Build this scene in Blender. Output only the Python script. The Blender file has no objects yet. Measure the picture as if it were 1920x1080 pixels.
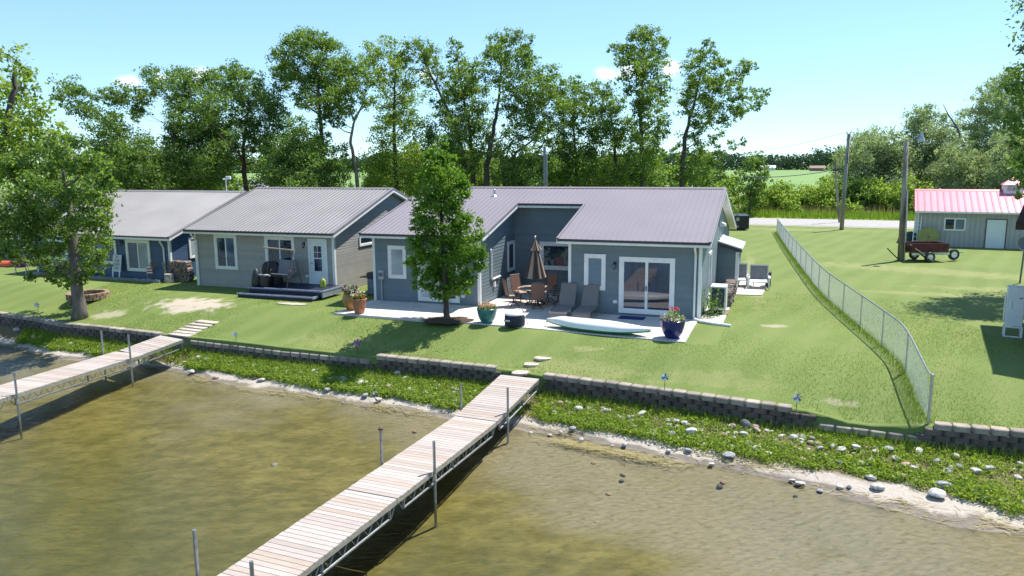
import bpy, bmesh, math, random
import numpy as np
from mathutils import Vector, Matrix
random.seed(7); rng = np.random.default_rng(11)
sc = bpy.context.scene
COL = sc.collection
pi = math.pi
# ------------------------------------------------------------------ camera
H, FPX, PITCH, ROLL = 6.0, 1417.0, .1616, -.0064
Fv = Vector((0, math.cos(PITCH), -math.sin(PITCH))); U0 = Vector((0, math.sin(PITCH), math.cos(PITCH))); R0 = Vector((1, 0, 0))
Rv = R0*math.cos(ROLL) + U0*math.sin(ROLL); Uv = U0*math.cos(ROLL) - R0*math.sin(ROLL)
CAM = Vector((0, 0, H))
cd = bpy.data.cameras.new('camera'); cam = bpy.data.objects.new('camera', cd); COL.objects.link(cam)
cd.sensor_width = 36; cd.lens = FPX/1920*36; cd.clip_end = 6000; cd.clip_start = .1
m = Matrix((Rv, Uv, -Fv)).transposed().to_4x4(); m.translation = CAM; cam.matrix_world = m
sc.camera = cam
def ray(u, v): return Fv + Rv*((u-960)/FPX) + Uv*((540-v)/FPX)
def at(u, v, Y):
    d = ray(u, v); return CAM + d*(Y/d.y)
def gz(u, v, z):
    d = ray(u, v); return CAM + d*((z-H)/d.z)
# ------------------------------------------------------------------ terrain
WX = [-400, -60, -40, -23.7, -21.2, -19.5, -18, -14.1, -13.05, -8.7, -4.75, -.28, .87, 5.25, 8.34, 10.5, 12.6, 30, 60, 400]
WY = [200, 52, 43, 34.4, 33.1, 32.0, 31.5, 29.8, 29.4, 27.4, 25.9, 24.1, 23.4, 21.15, 19.5, 18.5, 17.8, 11, 0, -130]
TSX = [-60, -20, -14, -11, -8, -4.5, -2, .4, 2, 4, 6, 7.1, 8.8, 10.8, 20]; TSY = [1.3, 1.2, 1.1, 1.25, 1.65, 2.1, 2.05, 1.95, 2.1, 2.4, 2.35, 2.5, 2.95, 3.2, 3.3]
TVX = [-60, -20, -13.7, -10, -6.6, -3.5, -1.85, .3, 2.3, 4.84, 6.66, 8.5, 9.84, 11, 20]; TVY = [.7, .55, .65, .7, 1.1, 1.15, 1.5, 1.3, 1.3, 1.6, 1.6, 1.5, 1.75, 2.4, 2.5]
CT = .9
WZ = -1.75
def smooth(a): a = min(1, max(0, a)); return a*a*(3-2*a)
def wy(x): return float(np.interp(x, WX, WY))
def tt(x, y): return (y-wy(x))*CT
def terr(x, y):
    t = tt(x, y)
    if t >= 0:
        z = -.7*(1-smooth(t/3.9))
        if t < 1.5: z -= .17*smooth((1.5-t)/1.4)*smooth(1.5-abs(x-9.3)/.75)
        return z
    ts = float(np.interp(x, TSX, TSY)); tv = min(ts-.2, float(np.interp(x, TVX, TVY)))
    t = -t
    if t < tv: return -1.22-.36*t/tv
    if t < ts: return -1.58-.17*(t-tv)/(ts-tv)
    return WZ-.11*min(t-ts, 6)-.03*min(max(0, t-ts-6), 40)
def G(u, v):
    z = 0
    for _ in range(30):
        p = gz(u, v, z); z = .5*z+.5*terr(p.x, p.y)
    return Vector((p.x, p.y, terr(p.x, p.y)))
# ------------------------------------------------------------------ materials
MATS = {}
def nt(name):
    mm = bpy.data.materials.new(name); mm.use_nodes = True
    t = mm.node_tree; t.nodes.clear(); MATS[name] = mm
    def N(ty, **k):
        n = t.nodes.new(ty)
        for a, b in k.items(): setattr(n, a, b)
        return n
    def L(a, b): t.links.new(a, b)
    return mm, N, L
def rgb(c): return (c[0], c[1], c[2], 1)
def ramp(N, pts):
    r = N('ShaderNodeValToRGB'); e = r.color_ramp.elements
    while len(e) < len(pts): e.new(.5)
    for i, (p, c) in enumerate(pts): e[i].position = p; e[i].color = rgb(c)
    return r
def mat(name, c, rough=.7, var=.18, scale=4., bump=0., metal=0., spec=.5, island=0., stretch=(1, 1, 1), c2=None, cscale=None, coat=0):
    if name in MATS: return MATS[name]
    mm, N, L = nt(name)
    o = N('ShaderNodeOutputMaterial'); b = N('ShaderNodeBsdfPrincipled'); L(b.outputs[0], o.inputs[0])
    b.inputs['Roughness'].default_value = rough; b.inputs['Metallic'].default_value = metal; b.inputs['Specular IOR Level'].default_value = spec
    if coat: b.inputs['Coat Weight'].default_value = coat
    tc = N('ShaderNodeTexCoord'); mp = N('ShaderNodeMapping'); mp.inputs['Scale'].default_value = stretch; L(tc.outputs['Object'], mp.inputs[0])
    nz = N('ShaderNodeTexNoise'); nz.inputs['Scale'].default_value = cscale or scale; nz.inputs['Detail'].default_value = 5; L(mp.outputs[0], nz.inputs[0])
    c2 = c2 or tuple(x*(1-var*1.3) for x in c)
    c1 = tuple(min(.95, x*(1+var*.6)) for x in c)
    r = ramp(N, [(.32, c2), (.68, c1)]); L(nz.outputs[0], r.inputs[0])
    col = r.outputs[0]
    if island:
        g = N('ShaderNodeNewGeometry'); mr = N('ShaderNodeMapRange'); mr.inputs['To Min'].default_value = 1-island; mr.inputs['To Max'].default_value = 1+island*.6
        L(g.outputs['Random Per Island'], mr.inputs[0])
        hs = N('ShaderNodeHueSaturation'); L(mr.outputs[0], hs.inputs['Value']); L(col, hs.inputs['Color']); col = hs.outputs[0]
    L(col, b.inputs['Base Color'])
    if bump:
        n2 = N('ShaderNodeTexNoise'); n2.inputs['Scale'].default_value = scale*4; n2.inputs['Detail'].default_value = 6; L(mp.outputs[0], n2.inputs[0])
        bp = N('ShaderNodeBump'); bp.inputs['Strength'].default_value = bump; bp.inputs['Distance'].default_value = .02; L(n2.outputs[0], bp.inputs['Height']); L(bp.outputs[0], b.inputs['Normal'])
    return mm
def leafmat(name, a, b_, tr=.35, gl=.04):
    if name in MATS: return MATS[name]
    mm, N, L = nt(name)
    o = N('ShaderNodeOutputMaterial'); g = N('ShaderNodeNewGeometry'); r = ramp(N, [(0, a), (1, b_)])
    L(g.outputs['Random Per Island'], r.inputs[0])
    d = N('ShaderNodeBsdfDiffuse'); t = N('ShaderNodeBsdfTranslucent'); s = N('ShaderNodeBsdfGlossy'); s.inputs['Roughness'].default_value = .5; gl *= .7
    L(r.outputs[0], d.inputs[0])
    mu = N('ShaderNodeMixRGB', blend_type='MULTIPLY'); mu.inputs[0].default_value = 1; mu.inputs[2].default_value = (1.25, 1.3, .6, 1); L(r.outputs[0], mu.inputs[1]); L(mu.outputs[0], t.inputs[0])
    m1 = N('ShaderNodeMixShader'); m1.inputs[0].default_value = tr; L(d.outputs[0], m1.inputs[1]); L(t.outputs[0], m1.inputs[2])
    m2 = N('ShaderNodeMixShader'); m2.inputs[0].default_value = gl; L(m1.outputs[0], m2.inputs[1]); L(s.outputs[0], m2.inputs[2])
    L(m2.outputs[0], o.inputs[0]); return mm
# ------------------------------------------------------------------ mesh building
class MB:
    sep = None
    def __init__(s): s.v = []; s.f = []; s.M = None
    def add(s, vs, fs):
        k = len(s.v)
        if s.M is not None: vs = [s.M @ Vector(p) for p in vs]
        if s.sep: s.sep.append((len(s.v), len(s.f)))
        s.v += [tuple(p) for p in vs]; s.f += [tuple(i+k for i in f) for f in fs]; return s
    def box(s, x0, x1, y0, y1, z0, z1):
        return s.add([(x0, y0, z0), (x1, y0, z0), (x1, y1, z0), (x0, y1, z0), (x0, y0, z1), (x1, y0, z1), (x1, y1, z1), (x0, y1, z1)],
                     [(0, 3, 2, 1), (4, 5, 6, 7), (0, 1, 5, 4), (1, 2, 6, 5), (2, 3, 7, 6), (3, 0, 4, 7)])
    def rbox(s, c, size, ax, ay, az):
        c, ax, ay, az = Vector(c), Vector(ax)*size[0]/2, Vector(ay)*size[1]/2, Vector(az)*size[2]/2
        vs = [c+ax*i+ay*j+az*k for k in (-1, 1) for i, j in ((-1, -1), (1, -1), (1, 1), (-1, 1))]
        return s.add(vs, [(0, 3, 2, 1), (4, 5, 6, 7), (0, 1, 5, 4), (1, 2, 6, 5), (2, 3, 7, 6), (3, 0, 4, 7)])
    def bar(s, a, b, w, h=None, up=(0, 0, 1)):
        a, b = Vector(a), Vector(b); d = (b-a); l = d.length; d.normalize(); up = Vector(up)
        x = d.cross(up)
        if x.length < 1e-3: x = d.cross(Vector((1, 0, 0)))
        x.normalize(); z = x.cross(d)
        return s.rbox((a+b)/2, (l, w, h or w), d, x, z)
    def tube(s, pts, r, n=8, cap=True):
        pts = [Vector(p) for p in pts]; rs = r if isinstance(r, (list, tuple)) else [r]*len(pts)
        vs = []; fs = []; px = None
        for i, p in enumerate(pts):
            d = pts[min(i+1, len(pts)-1)]-pts[max(i-1, 0)]
            if d.length < 1e-6: d = Vector((0, 0, 1))
            d.normalize()
            if px is None:
                px = d.cross(Vector((0, 0, 1)) if abs(d.z) < .9 else Vector((1, 0, 0)))
            px = px-d*px.dot(d); px.normalize(); py = d.cross(px)
            vs += [p+(px*math.cos(2*pi*k/n)+py*math.sin(2*pi*k/n))*rs[i] for k in range(n)]
        for i in range(len(pts)-1):
            fs += [(i*n+k, i*n+(k+1) % n, (i+1)*n+(k+1) % n, (i+1)*n+k) for k in range(n)]
        if cap: fs += [tuple(range(n-1, -1, -1)), tuple((len(pts)-1)*n+k for k in range(n))]
        return s.add(vs, fs)
    def lathe(s, prof, n=24, c=(0, 0, 0), wob=0):
        vs = []; fs = []
        for i, (r, z) in enumerate(prof):
            vs += [(c[0]+r*math.cos(2*pi*k/n)*(1+wob*math.sin(3*2*pi*k/n+i)), c[1]+r*math.sin(2*pi*k/n)*(1+wob*math.cos(2*2*pi*k/n+i)), c[2]+z) for k in range(n)]
        for i in range(len(prof)-1):
            fs += [(i*n+k, i*n+(k+1) % n, (i+1)*n+(k+1) % n, (i+1)*n+k) for k in range(n)]
        if prof[0][0] > .001: fs.append(tuple(range(n-1, -1, -1)))
        if prof[-1][0] > .001: fs.append(tuple((len(prof)-1)*n+k for k in range(n)))
        return s.add(vs, fs)
    def pieces(s): s.sep = [None]; return s
    def prism(s, poly, ext):
        n = len(poly); poly = [Vector(p) for p in poly]; e = Vector(ext)
        return s.add(poly+[p+e for p in poly], [tuple(range(n-1, -1, -1)), tuple(range(n, 2*n))]+[(i, (i+1) % n, n+(i+1) % n, n+i) for i in range(n)])
    def build(s, name, mt, parent=None, smooth=False, bevel=0, loc=None, angle=40):
        if s.sep and len(s.sep) > 2:
            cuts = s.sep[1:]+[(len(s.v), len(s.f))]; out = None
            for (v0, f0), (v1, f1) in zip(cuts[:-1], cuts[1:]):
                q = MB(); q.v = s.v[v0:v1]; q.f = [tuple(i-v0 for i in f) for f in s.f[f0:f1]]; out = q.build(name, mt, parent, smooth, bevel, loc, angle)
            return out
        me = bpy.data.meshes.new(name); me.from_pydata(s.v, [], s.f); me.update()
        if mt: me.materials.append(mt)
        bm = bmesh.new(); bm.from_mesh(me); bmesh.ops.recalc_face_normals(bm, faces=bm.faces)
        if bevel: bmesh.ops.bevel(bm, geom=bm.edges[:], offset=bevel, segments=1, affect='EDGES', clamp_overlap=True)
        bm.to_mesh(me); bm.free()
        if smooth: me.shade_smooth() if not angle else me.shade_smooth()
        o = bpy.data.objects.new(name, me); COL.objects.link(o)
        if parent: o.parent = parent
        if loc is not None: o.location = loc
        if smooth and angle:
            try: me.set_sharp_from_angle(angle=math.radians(angle))
            except Exception: pass
        return o
def quads(name, V, mt, parent=None, k=4):
    """V: (N,k,3) array of separate faces"""
    n = len(V); me = bpy.data.meshes.new(name)
    me.vertices.add(n*k); me.loops.add(n*k); me.polygons.add(n)
    me.vertices.foreach_set('co', V.reshape(-1).astype(np.float32))
    me.loops.foreach_set('vertex_index', np.arange(n*k, dtype=np.int32))
    me.polygons.foreach_set('loop_start', np.arange(0, n*k, k, dtype=np.int32)); me.polygons.foreach_set('loop_total', np.full(n, k, dtype=np.int32))
    me.materials.append(mt); me.update(calc_edges=True); me.validate()
    o = bpy.data.objects.new(name, me); COL.objects.link(o)
    if parent: o.parent = parent
    return o
def tag(o, label=None, cat=None, group=None, kind=None):
    for k, v in (('label', label), ('category', cat), ('group', group), ('kind', kind)):
        if v: o[k] = v
    return o
def thing(name, label, cat, loc=(0, 0, 0), rotz=0, group=None):
    o = bpy.data.objects.new(name, None); COL.objects.link(o); o.location = loc; o.rotation_euler = (0, 0, rotz); o.empty_display_size = .2
    return tag(o, label, cat, group)
def copy_tree(o, parent=None):
    c = o.copy(); COL.objects.link(c)
    if parent: c.parent = parent
    for ch in list(o.children): copy_tree(ch, c)
    return c
def leaves(P, size, ratio=.55, up=.35, droop=0):
    """diamond leaves at points P (N,3)"""
    n = len(P); nr = rng.normal(size=(n, 3)); nr[:, 2] += up*2; nr /= np.linalg.norm(nr, axis=1)[:, None]
    a = rng.normal(size=(n, 3)); a[:, 2] -= droop; a -= (a*nr).sum(1)[:, None]*nr; a /= np.linalg.norm(a, axis=1)[:, None]+1e-9
    b = np.cross(nr, a); l = size*rng.uniform(.65, 1.3, n)[:, None]; w = l*ratio
    return np.stack([P-a*l*.5, P+b*w*.5-a*l*.05, P+a*l*.5, P-b*w*.5-a*l*.05], 1)
# ------------------------------------------------------------------ world, sun
SUN = Vector((.392, .280, .876)).normalized()
w = bpy.data.worlds.new('World'); sc.world = w; w.use_nodes = True
t = w.node_tree; t.nodes.clear(); N_ = t.nodes.new; L_ = t.links.new
out = N_('ShaderNodeOutputWorld'); bg = N_('ShaderNodeBackground'); sky = N_('ShaderNodeTexSky'); sky.sky_type = 'NISHITA'; sky.sun_disc = False
sky.sun_elevation = math.asin(SUN.z); sky.sun_rotation = math.atan2(SUN.x, SUN.y); sky.air_density = 1.0; sky.dust_density = 0; sky.ozone_density = 5; sky.altitude = 2000
bg.inputs[1].default_value = .19
tc = N_('ShaderNodeTexCoord'); nz = N_('ShaderNodeTexNoise'); nz.inputs['Scale'].default_value = 46; nz.inputs['Detail'].default_value = 9; L_(tc.outputs['Generated'], nz.inputs[0])
acc = None
for u, v, rad, fl in ((242, 152, .022, 2.2), (375, 140, .02, 1.6), (262, 170, .008, 1.5), (300, 145, .012, 1.8), (1135, 140, .02, 1.5), (1258, 128, .017, 1.2), (1180, 133, .02, 1.6), (800, 140, .012, 1.3)):
    d = ray(u, v).normalized()
    sb = N_('ShaderNodeVectorMath'); sb.operation = 'SUBTRACT'; sb.inputs[1].default_value = d; L_(tc.outputs['Generated'], sb.inputs[0])
    ml = N_('ShaderNodeVectorMath'); ml.operation = 'MULTIPLY'; ml.inputs[1].default_value = (1, 1, fl); L_(sb.outputs[0], ml.inputs[0])
    ln = N_('ShaderNodeVectorMath'); ln.operation = 'LENGTH'; L_(ml.outputs[0], ln.inputs[0])
    mr = N_('ShaderNodeMapRange'); mr.inputs['From Min'].default_value = rad*1.25; mr.inputs['From Max'].default_value = rad*.1; L_(ln.outputs['Value'], mr.inputs[0])
    if acc is None: acc = mr.outputs[0]
    else:
        mx = N_('ShaderNodeMath'); mx.operation = 'MAXIMUM'; L_(acc, mx.inputs[0]); L_(mr.outputs[0], mx.inputs[1]); acc = mx.outputs[0]
ad = N_('ShaderNodeMath'); ad.operation = 'ADD'; L_(acc, ad.inputs[0]); L_(nz.outputs[0], ad.inputs[1])
m2 = N_('ShaderNodeMapRange'); m2.inputs['From Min'].default_value = .72; m2.inputs['From Max'].default_value = 1.3; m2.inputs['To Max'].default_value = .7; m2.interpolation_type = 'SMOOTHSTEP'; L_(ad.outputs[0], m2.inputs[0])
gt = N_('ShaderNodeMath'); gt.operation = 'MULTIPLY'; g2 = N_('ShaderNodeMath'); g2.operation = 'GREATER_THAN'; g2.inputs[1].default_value = .001; L_(acc, g2.inputs[0]); L_(g2.outputs[0], gt.inputs[0]); L_(m2.outputs[0], gt.inputs[1])
mixc = N_('ShaderNodeMixRGB'); mixc.inputs[2].default_value = (3.9, 4.0, 4.1, 1); L_(gt.outputs[0], mixc.inputs[0]); gm_ = N_('ShaderNodeGamma'); gm_.inputs[1].default_value = .65; L_(sky.outputs[0], gm_.inputs[0]); tn_ = N_('ShaderNodeMixRGB'); tn_.blend_type = 'MULTIPLY'; tn_.inputs[0].default_value = 1; tn_.inputs[2].default_value = (.90, 1.12, 1.22, 1); L_(gm_.outputs[0], tn_.inputs[1]); L_(tn_.outputs[0], mixc.inputs[1])
L_(mixc.outputs[0], bg.inputs[0]); L_(bg.outputs[0], out.inputs[0])
sl_ = bpy.data.lights.new('sun', 'SUN'); sl_.energy = 4.6; sl_.angle = math.radians(.5); sl_.color = (1, .955, .88)
so = bpy.data.objects.new('sun', sl_); COL.objects.link(so); so.rotation_euler = SUN.to_track_quat('Z', 'Y').to_euler(); so.location = (20, 20, 60)
vs = sc.view_settings; sc.display_settings.display_device = 'sRGB'; vs.view_transform = 'Standard'; vs.look = 'None'; vs.exposure = .8; vs.gamma = 1
sc.cycles.max_bounces = 8; sc.cycles.transparent_max_bounces = 16; sc.cycles.caustics_reflective = False; sc.cycles.caustics_refractive = False
sc.cycles.use_denoising = True
# ------------------------------------------------------------------ setting: lawn, beach, water, road, field
def lawn_material():
    mm, N, L = nt('lawn_grass'); o = N('ShaderNodeOutputMaterial'); b = N('ShaderNodeBsdfPrincipled'); L(b.outputs[0], o.inputs[0]); b.inputs['Roughness'].default_value = .85; b.inputs['Specular IOR Level'].default_value = .15
    tc = N('ShaderNodeTexCoord'); X = tc.outputs['Object']
    def noise(s, d=4, sx=(1, 1, 1), rz=0):
        mp = N('ShaderNodeMapping'); mp.inputs['Scale'].default_value = sx; mp.inputs['Rotation'].default_value = (0, 0, rz); L(X, mp.inputs[0])
        n = N('ShaderNodeTexNoise'); n.inputs['Scale'].default_value = s; n.inputs['Detail'].default_value = d; L(mp.outputs[0], n.inputs[0]); return n.outputs[0]
    def mix(f, a, b_, bl='MIX'):
        q = N('ShaderNodeMixRGB', blend_type=bl)
        if isinstance(f, float): q.inputs[0].default_value = f
        else: L(f, q.inputs[0])
        for i, c in ((1, a), (2, b_)):
            if isinstance(c, tuple): q.inputs[i].default_value = rgb(c)
            else: L(c, q.inputs[i])
        return q.outputs[0]
    def mrange(x, a, b_, c=0., d=1.):
        q = N('ShaderNodeMapRange'); L(x, q.inputs[0]); q.inputs[1].default_value = a; q.inputs[2].default_value = b_; q.inputs[3].default_value = c; q.inputs[4].default_value = d; return q.outputs[0]
    base = mix(mrange(noise(.28, 5), .35, .65), GR[0], GR[1])
    base = mix(mrange(noise(1.3, 6, (1, .55, 1), .4), .5, .8, 0, .3), base, GR[2])
    base = mix(mrange(noise(9, 6), .35, .7, 0, .35), base, GR[3])
    base = mix(mrange(noise(45, 3), .3, .7, 0, .55), base, GR[4])
    # mower stripes
    mp = N('ShaderNodeMapping'); mp.inputs['Rotation'].default_value = (0, 0, .62); L(X, mp.inputs[0])
    wv = N('ShaderNodeTexWave'); wv.inputs['Scale'].default_value = .22; wv.inputs['Distortion'].default_value = 2.5; wv.inputs['Detail'].default_value = 2; wv.inputs['Detail Scale'].default_value = .6; L(mp.outputs[0], wv.inputs[0])
    base = mix(mrange(wv.outputs[1], .25, .85, 0, .24), base, GR[5])
    # dry streaks and bare soil
    def spot(x, y, r0, r1, sx=1., sy=1., rz=0.):
        mp = N('ShaderNodeMapping'); mp.vector_type = 'TEXTURE'; mp.inputs['Location'].default_value = (x, y, 0); mp.inputs['Rotation'].default_value = (0, 0, rz); mp.inputs['Scale'].default_value = (sx, sy, 1e3); L(X, mp.inputs[0])
        ln = N('ShaderNodeVectorMath'); ln.operation = 'LENGTH'; L(mp.outputs[0], ln.inputs[0]); return mrange(ln.outputs[1], r1, r0)
    nn = mrange(noise(2.2, 6), .3, .7, 0, .84)
    for (x, y, sx, sy, rz, amt, col) in SPOTS:
        s_ = spot(x, y, .35, 1.15, sx, sy, rz)
        q = N('ShaderNodeMath', operation='ADD'); L(s_, q.inputs[0]); L(nn, q.inputs[1])
        base = mix(mrange(q.outputs[0], .85, 1.3, 0, amt), base, col)
    L(base, b.inputs['Base Color'])
    bp = N('ShaderNodeBump'); bp.inputs['Strength'].default_value = .5; bp.inputs['Distance'].default_value = .025; L(noise(38, 4), bp.inputs['Height']); L(bp.outputs[0], b.inputs['Normal'])
    return mm
GR = [(.118, .168, .042), (.158, .208, .054), (.23, .25, .095), (.10, .145, .036), (.18, .222, .066), (.215, .25, .088)]
SOIL = (.46, .385, .31); DRY = (.34, .315, .15)
d0 = G(362, 570); d1 = G(205, 590); d2 = G(330, 636); d3 = G(1280, 720); d4 = G(1060, 700); d5 = G(640, 640)
SPOTS = [(d0.x, d0.y, 2.6, 1.35, -.35, .95, SOIL), (d1.x, d1.y, 1.1, .7, 0, .55, SOIL), (d2.x, d2.y, .8, .6, 0, .35, SOIL), (13.2, 41, .5, 14, -.28, .35, DRY), (23, 42, 2.2, 9, .9, .35, DRY), (20, 34, 6, .8, -.35, .3, DRY),
         (9.8, 27.5, .7, .45, 0, .55, SOIL), (2, 23.9, 3, 1.0, -.4, .3, DRY), (6, 22.2, 2.5, .8, -.4, .25, DRY), (-6, 27.5, 4, 1, -.4, .25, DRY), (23, 70, 14, 2, -.38, .3, DRY), (26, 34.5, 9, 1.1, -.3, .35, DRY), (-9.5, 34.5, 1.2, .35, -.35, .7, SOIL), (9.2, 20.3, .8, .25, -.4, .4, SOIL), (2.4, 25.2, 1.0, .3, -.3, .45, DRY)]
def sheet(name, xs, ys, zf, mt, kind='structure'):
    me = bpy.data.meshes.new(name); vv = []; n = len(ys)
    for x in xs:
        for y in ys: vv.append(zf(x, y))
    ff = [(i*n+j, (i+1)*n+j, (i+1)*n+j+1, i*n+j+1) for i in range(len(xs)-1) for j in range(n-1)]
    me.from_pydata(vv, [], ff); me.materials.append(mt); me.shade_smooth(); me.update()
    o = bpy.data.objects.new(name, me); COL.objects.link(o); o['kind'] = kind; return o
def frange(a, b, s): return list(np.arange(a, b, s))
xs = [-2500, -900, -400, -200, -100] + frange(-60, 60, .5) + [60, 100, 200, 400, 900, 2500]
ts_ = [.118, .12, .25] + frange(.5, 9, .25) + [9.5, 10, 12, 16, 25, 50, 100, 200, 400, 900, 2600]
def lz(x, t_):
    y = wy(x)+t_/CT
    if t_ > 300: y = t_
    z = terr(x, y) if t_ < 12 else 0
    if t_ < 12: z += .012*math.sin(x*.7+y*.5)+.012*math.sin(x*.6-y*.4)
    if t_ < .119: z -= .7
    return (x, y, z)
sheet('lawn', xs, ts_, lz, lawn_material())
def beach_material():
    mm, N, L = nt('lake_shore'); o = N('ShaderNodeOutputMaterial'); b = N('ShaderNodeBsdfPrincipled'); L(b.outputs[0], o.inputs[0]); b.inputs['Roughness'].default_value = .9; b.inputs['Specular IOR Level'].default_value = .1
    tc = N('ShaderNodeTexCoord'); X = tc.outputs['Object']; sp = N('ShaderNodeSeparateXYZ'); L(X, sp.inputs[0])
    def noise(s, d=4, sx=(1, 1, 1), rz=0.):
        mp = N('ShaderNodeMapping'); mp.inputs['Scale'].default_value = sx; mp.inputs['Rotation'].default_value = (0, 0, rz); L(X, mp.inputs[0])
        n = N('ShaderNodeTexNoise'); n.inputs['Scale'].default_value = s; n.inputs['Detail'].default_value = d; L(mp.outputs[0], n.inputs[0]); return n.outputs[0]
    def mr(x, a, b_, c=0., d=1.):
        q = N('ShaderNodeMapRange'); L(x, q.inputs[0]); q.inputs[1].default_value = a; q.inputs[2].default_value = b_; q.inputs[3].default_value = c; q.inputs[4].default_value = d; return q.outputs[0]
    def mix(f, a, b_):
        q = N('ShaderNodeMixRGB')
        if isinstance(f, float): q.inputs[0].default_value = f
        else: L(f, q.inputs[0])
        for i, c in ((1, a), (2, b_)):
            if isinstance(c, tuple): q.inputs[i].default_value = rgb(c)
            else: L(c, q.inputs[i])
        return q.outputs[0]
    ad = N('ShaderNodeMath', operation='MULTIPLY_ADD'); L(noise(1.6, 5), ad.inputs[0]); ad.inputs[1].default_value = .16; L(sp.outputs[2], ad.inputs[2])
    z = ad.outputs[0]
    sand = mix(mr(noise(14, 6), .3, .7), (.36, .315, .27), (.47, .42, .365))
    sand = mix(mr(noise(60, 3), .55, .7, 0, .6), sand, (.30, .25, .19))
    wet = mix(mr(noise(5, 6, (1, 2.5, 1), .42), .35, .65), (.245, .215, .165), (.32, .285, .228))
    alg = mix(mr(noise(1.3, 8, (1, 1.8, 1), .42), .36, .64), (.16, .136, .036), (.265, .228, .082))
    weed = mix(mr(noise(3.2, 8, (1, 1.6, 1), .42), .48, .7, 0, .55), alg, (.088, .085, .022))
    damp = mix(mr(noise(6, 4), .3, .7), (.165, .14, .12), (.215, .185, .155))
    c = mix(mr(z, WZ+.155, WZ+.125), sand, damp)
    c = mix(mr(z, WZ+.085, WZ+.05), c, wet)
    big = N('ShaderNodeMath', operation='MULTIPLY_ADD'); L(noise(.26, 5, (1, 1.7, 1), .42), big.inputs[0]); big.inputs[1].default_value = 1.25; xb = N('ShaderNodeMapRange'); L(sp.outputs[0], xb.inputs[0]); xb.inputs[1].default_value = -7; xb.inputs[2].default_value = 5; xb.inputs[3].default_value = -.42; xb.inputs[4].default_value = -.06; xa = N('ShaderNodeMath', operation='ADD'); L(sp.outputs[2], xa.inputs[0]); L(xb.outputs[0], xa.inputs[1]); L(xa.outputs[0], big.inputs[2])
    c = mix(mr(big.outputs[0], WZ+.24, WZ-.08), c, weed)
    mpw = N('ShaderNodeMapping'); mpw.inputs['Rotation'].default_value = (0, 0, 1.15); L(X, mpw.inputs[0]); wv = N('ShaderNodeTexWave'); wv.inputs['Scale'].default_value = 1.5; wv.inputs['Distortion'].default_value = 5; wv.inputs['Detail'].default_value = 3; wv.inputs['Detail Scale'].default_value = 1.2; L(mpw.outputs[0], wv.inputs[0])
    mk_ = N('ShaderNodeMath', operation='MULTIPLY'); L(mr(wv.outputs[1], .5, 1, 0, .15), mk_.inputs[0]); L(mr(sp.outputs[2], WZ-.02, WZ-.12), mk_.inputs[1]); c = mix(mk_.outputs[0], c, (.13, .115, .05))
    c = mix(mr(noise(5.5, 7, (1, 1.5, 1), .42), .56, .70, 0, .45), c, (.10, .09, .035))
    c = mix(mr(noise(11, 6, (1, 1.2, 1), .9), .68, .76, 0, .4), c, (.07, .062, .035))
    c = mix(mr(z, WZ+.155, WZ+.125), sand, c)
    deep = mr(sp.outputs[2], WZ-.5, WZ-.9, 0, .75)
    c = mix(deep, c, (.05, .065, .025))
    c = mix(mr(z, WZ+.215, WZ+.26), c, (.16, .13, .075))
    L(c, b.inputs['Base Color'])
    bp = N('ShaderNodeBump'); bp.inputs['Strength'].default_value = .35; bp.inputs['Distance'].default_value = .03
    L(noise(9, 4, (1, 2.4, 1), .42), bp.inputs['Height']); L(bp.outputs[0], b.inputs['Normal'])
    return mm
bt = [-.3, 0] + frange(.1, 4.5, .15) + [5, 6, 8, 10, 14, 20, 30, 60, 120, 300, 700]
def bz(x, t_):
    y = wy(x)-t_/CT
    z = -1.22 if t_ <= 0 else terr(x, y)
    if t_ > 0: z += .025*math.sin(x*2.3+1)*math.sin(y*1.9)+.03*math.sin(x*.9+y*.4)
    return (x, y, z)
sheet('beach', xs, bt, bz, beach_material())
def water_material():
    mm, N, L = nt('lake_water'); o = N('ShaderNodeOutputMaterial'); tr = N('ShaderNodeBsdfTransparent'); gl = N('ShaderNodeBsdfGlossy'); gl.inputs['Roughness'].default_value = .12
    tr.inputs[0].default_value = (.87, .87, .75, 1)
    tc = N('ShaderNodeTexCoord')
    def noise(s, d, sx, rz):
        mp = N('ShaderNodeMapping'); mp.inputs['Scale'].default_value = sx; mp.inputs['Rotation'].default_value = (0, 0, rz); L(tc.outputs['Object'], mp.inputs[0])
        n = N('ShaderNodeTexNoise'); n.inputs['Scale'].default_value = s; n.inputs['Detail'].default_value = d; L(mp.outputs[0], n.inputs[0]); return n.outputs[0]
    q = N('ShaderNodeMath', operation='MULTIPLY_ADD'); L(noise(2.4, 3, (1, 3.2, 1), .35), q.inputs[0]); q.inputs[1].default_value = 1.5; L(noise(6.5, 2, (1, 2.6, 1), .5), q.inputs[2])
    bp = N('ShaderNodeBump'); bp.inputs['Strength'].default_value = .22; bp.inputs['Distance'].default_value = .09; L(q.outputs[0], bp.inputs['Height'])
    fr = N('ShaderNodeFresnel'); fr.inputs[0].default_value = 1.43; L(bp.outputs[0], fr.inputs[1]); L(bp.outputs[0], gl.inputs['Normal'])
    mx = N('ShaderNodeMixShader'); L(fr.outputs[0], mx.inputs[0]); L(tr.outputs[0], mx.inputs[1]); L(gl.outputs[0], mx.inputs[2]); L(mx.outputs[0], o.inputs[0])
    return mm
sheet('lake_water', [-600, -60, -20, 0, 20, 60, 600], [-700, -100, 0, 12, 24, 36, 60], lambda x, y: (x, y if x > -50 else y+ (120 if y>20 else 0), WZ), water_material())
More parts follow.
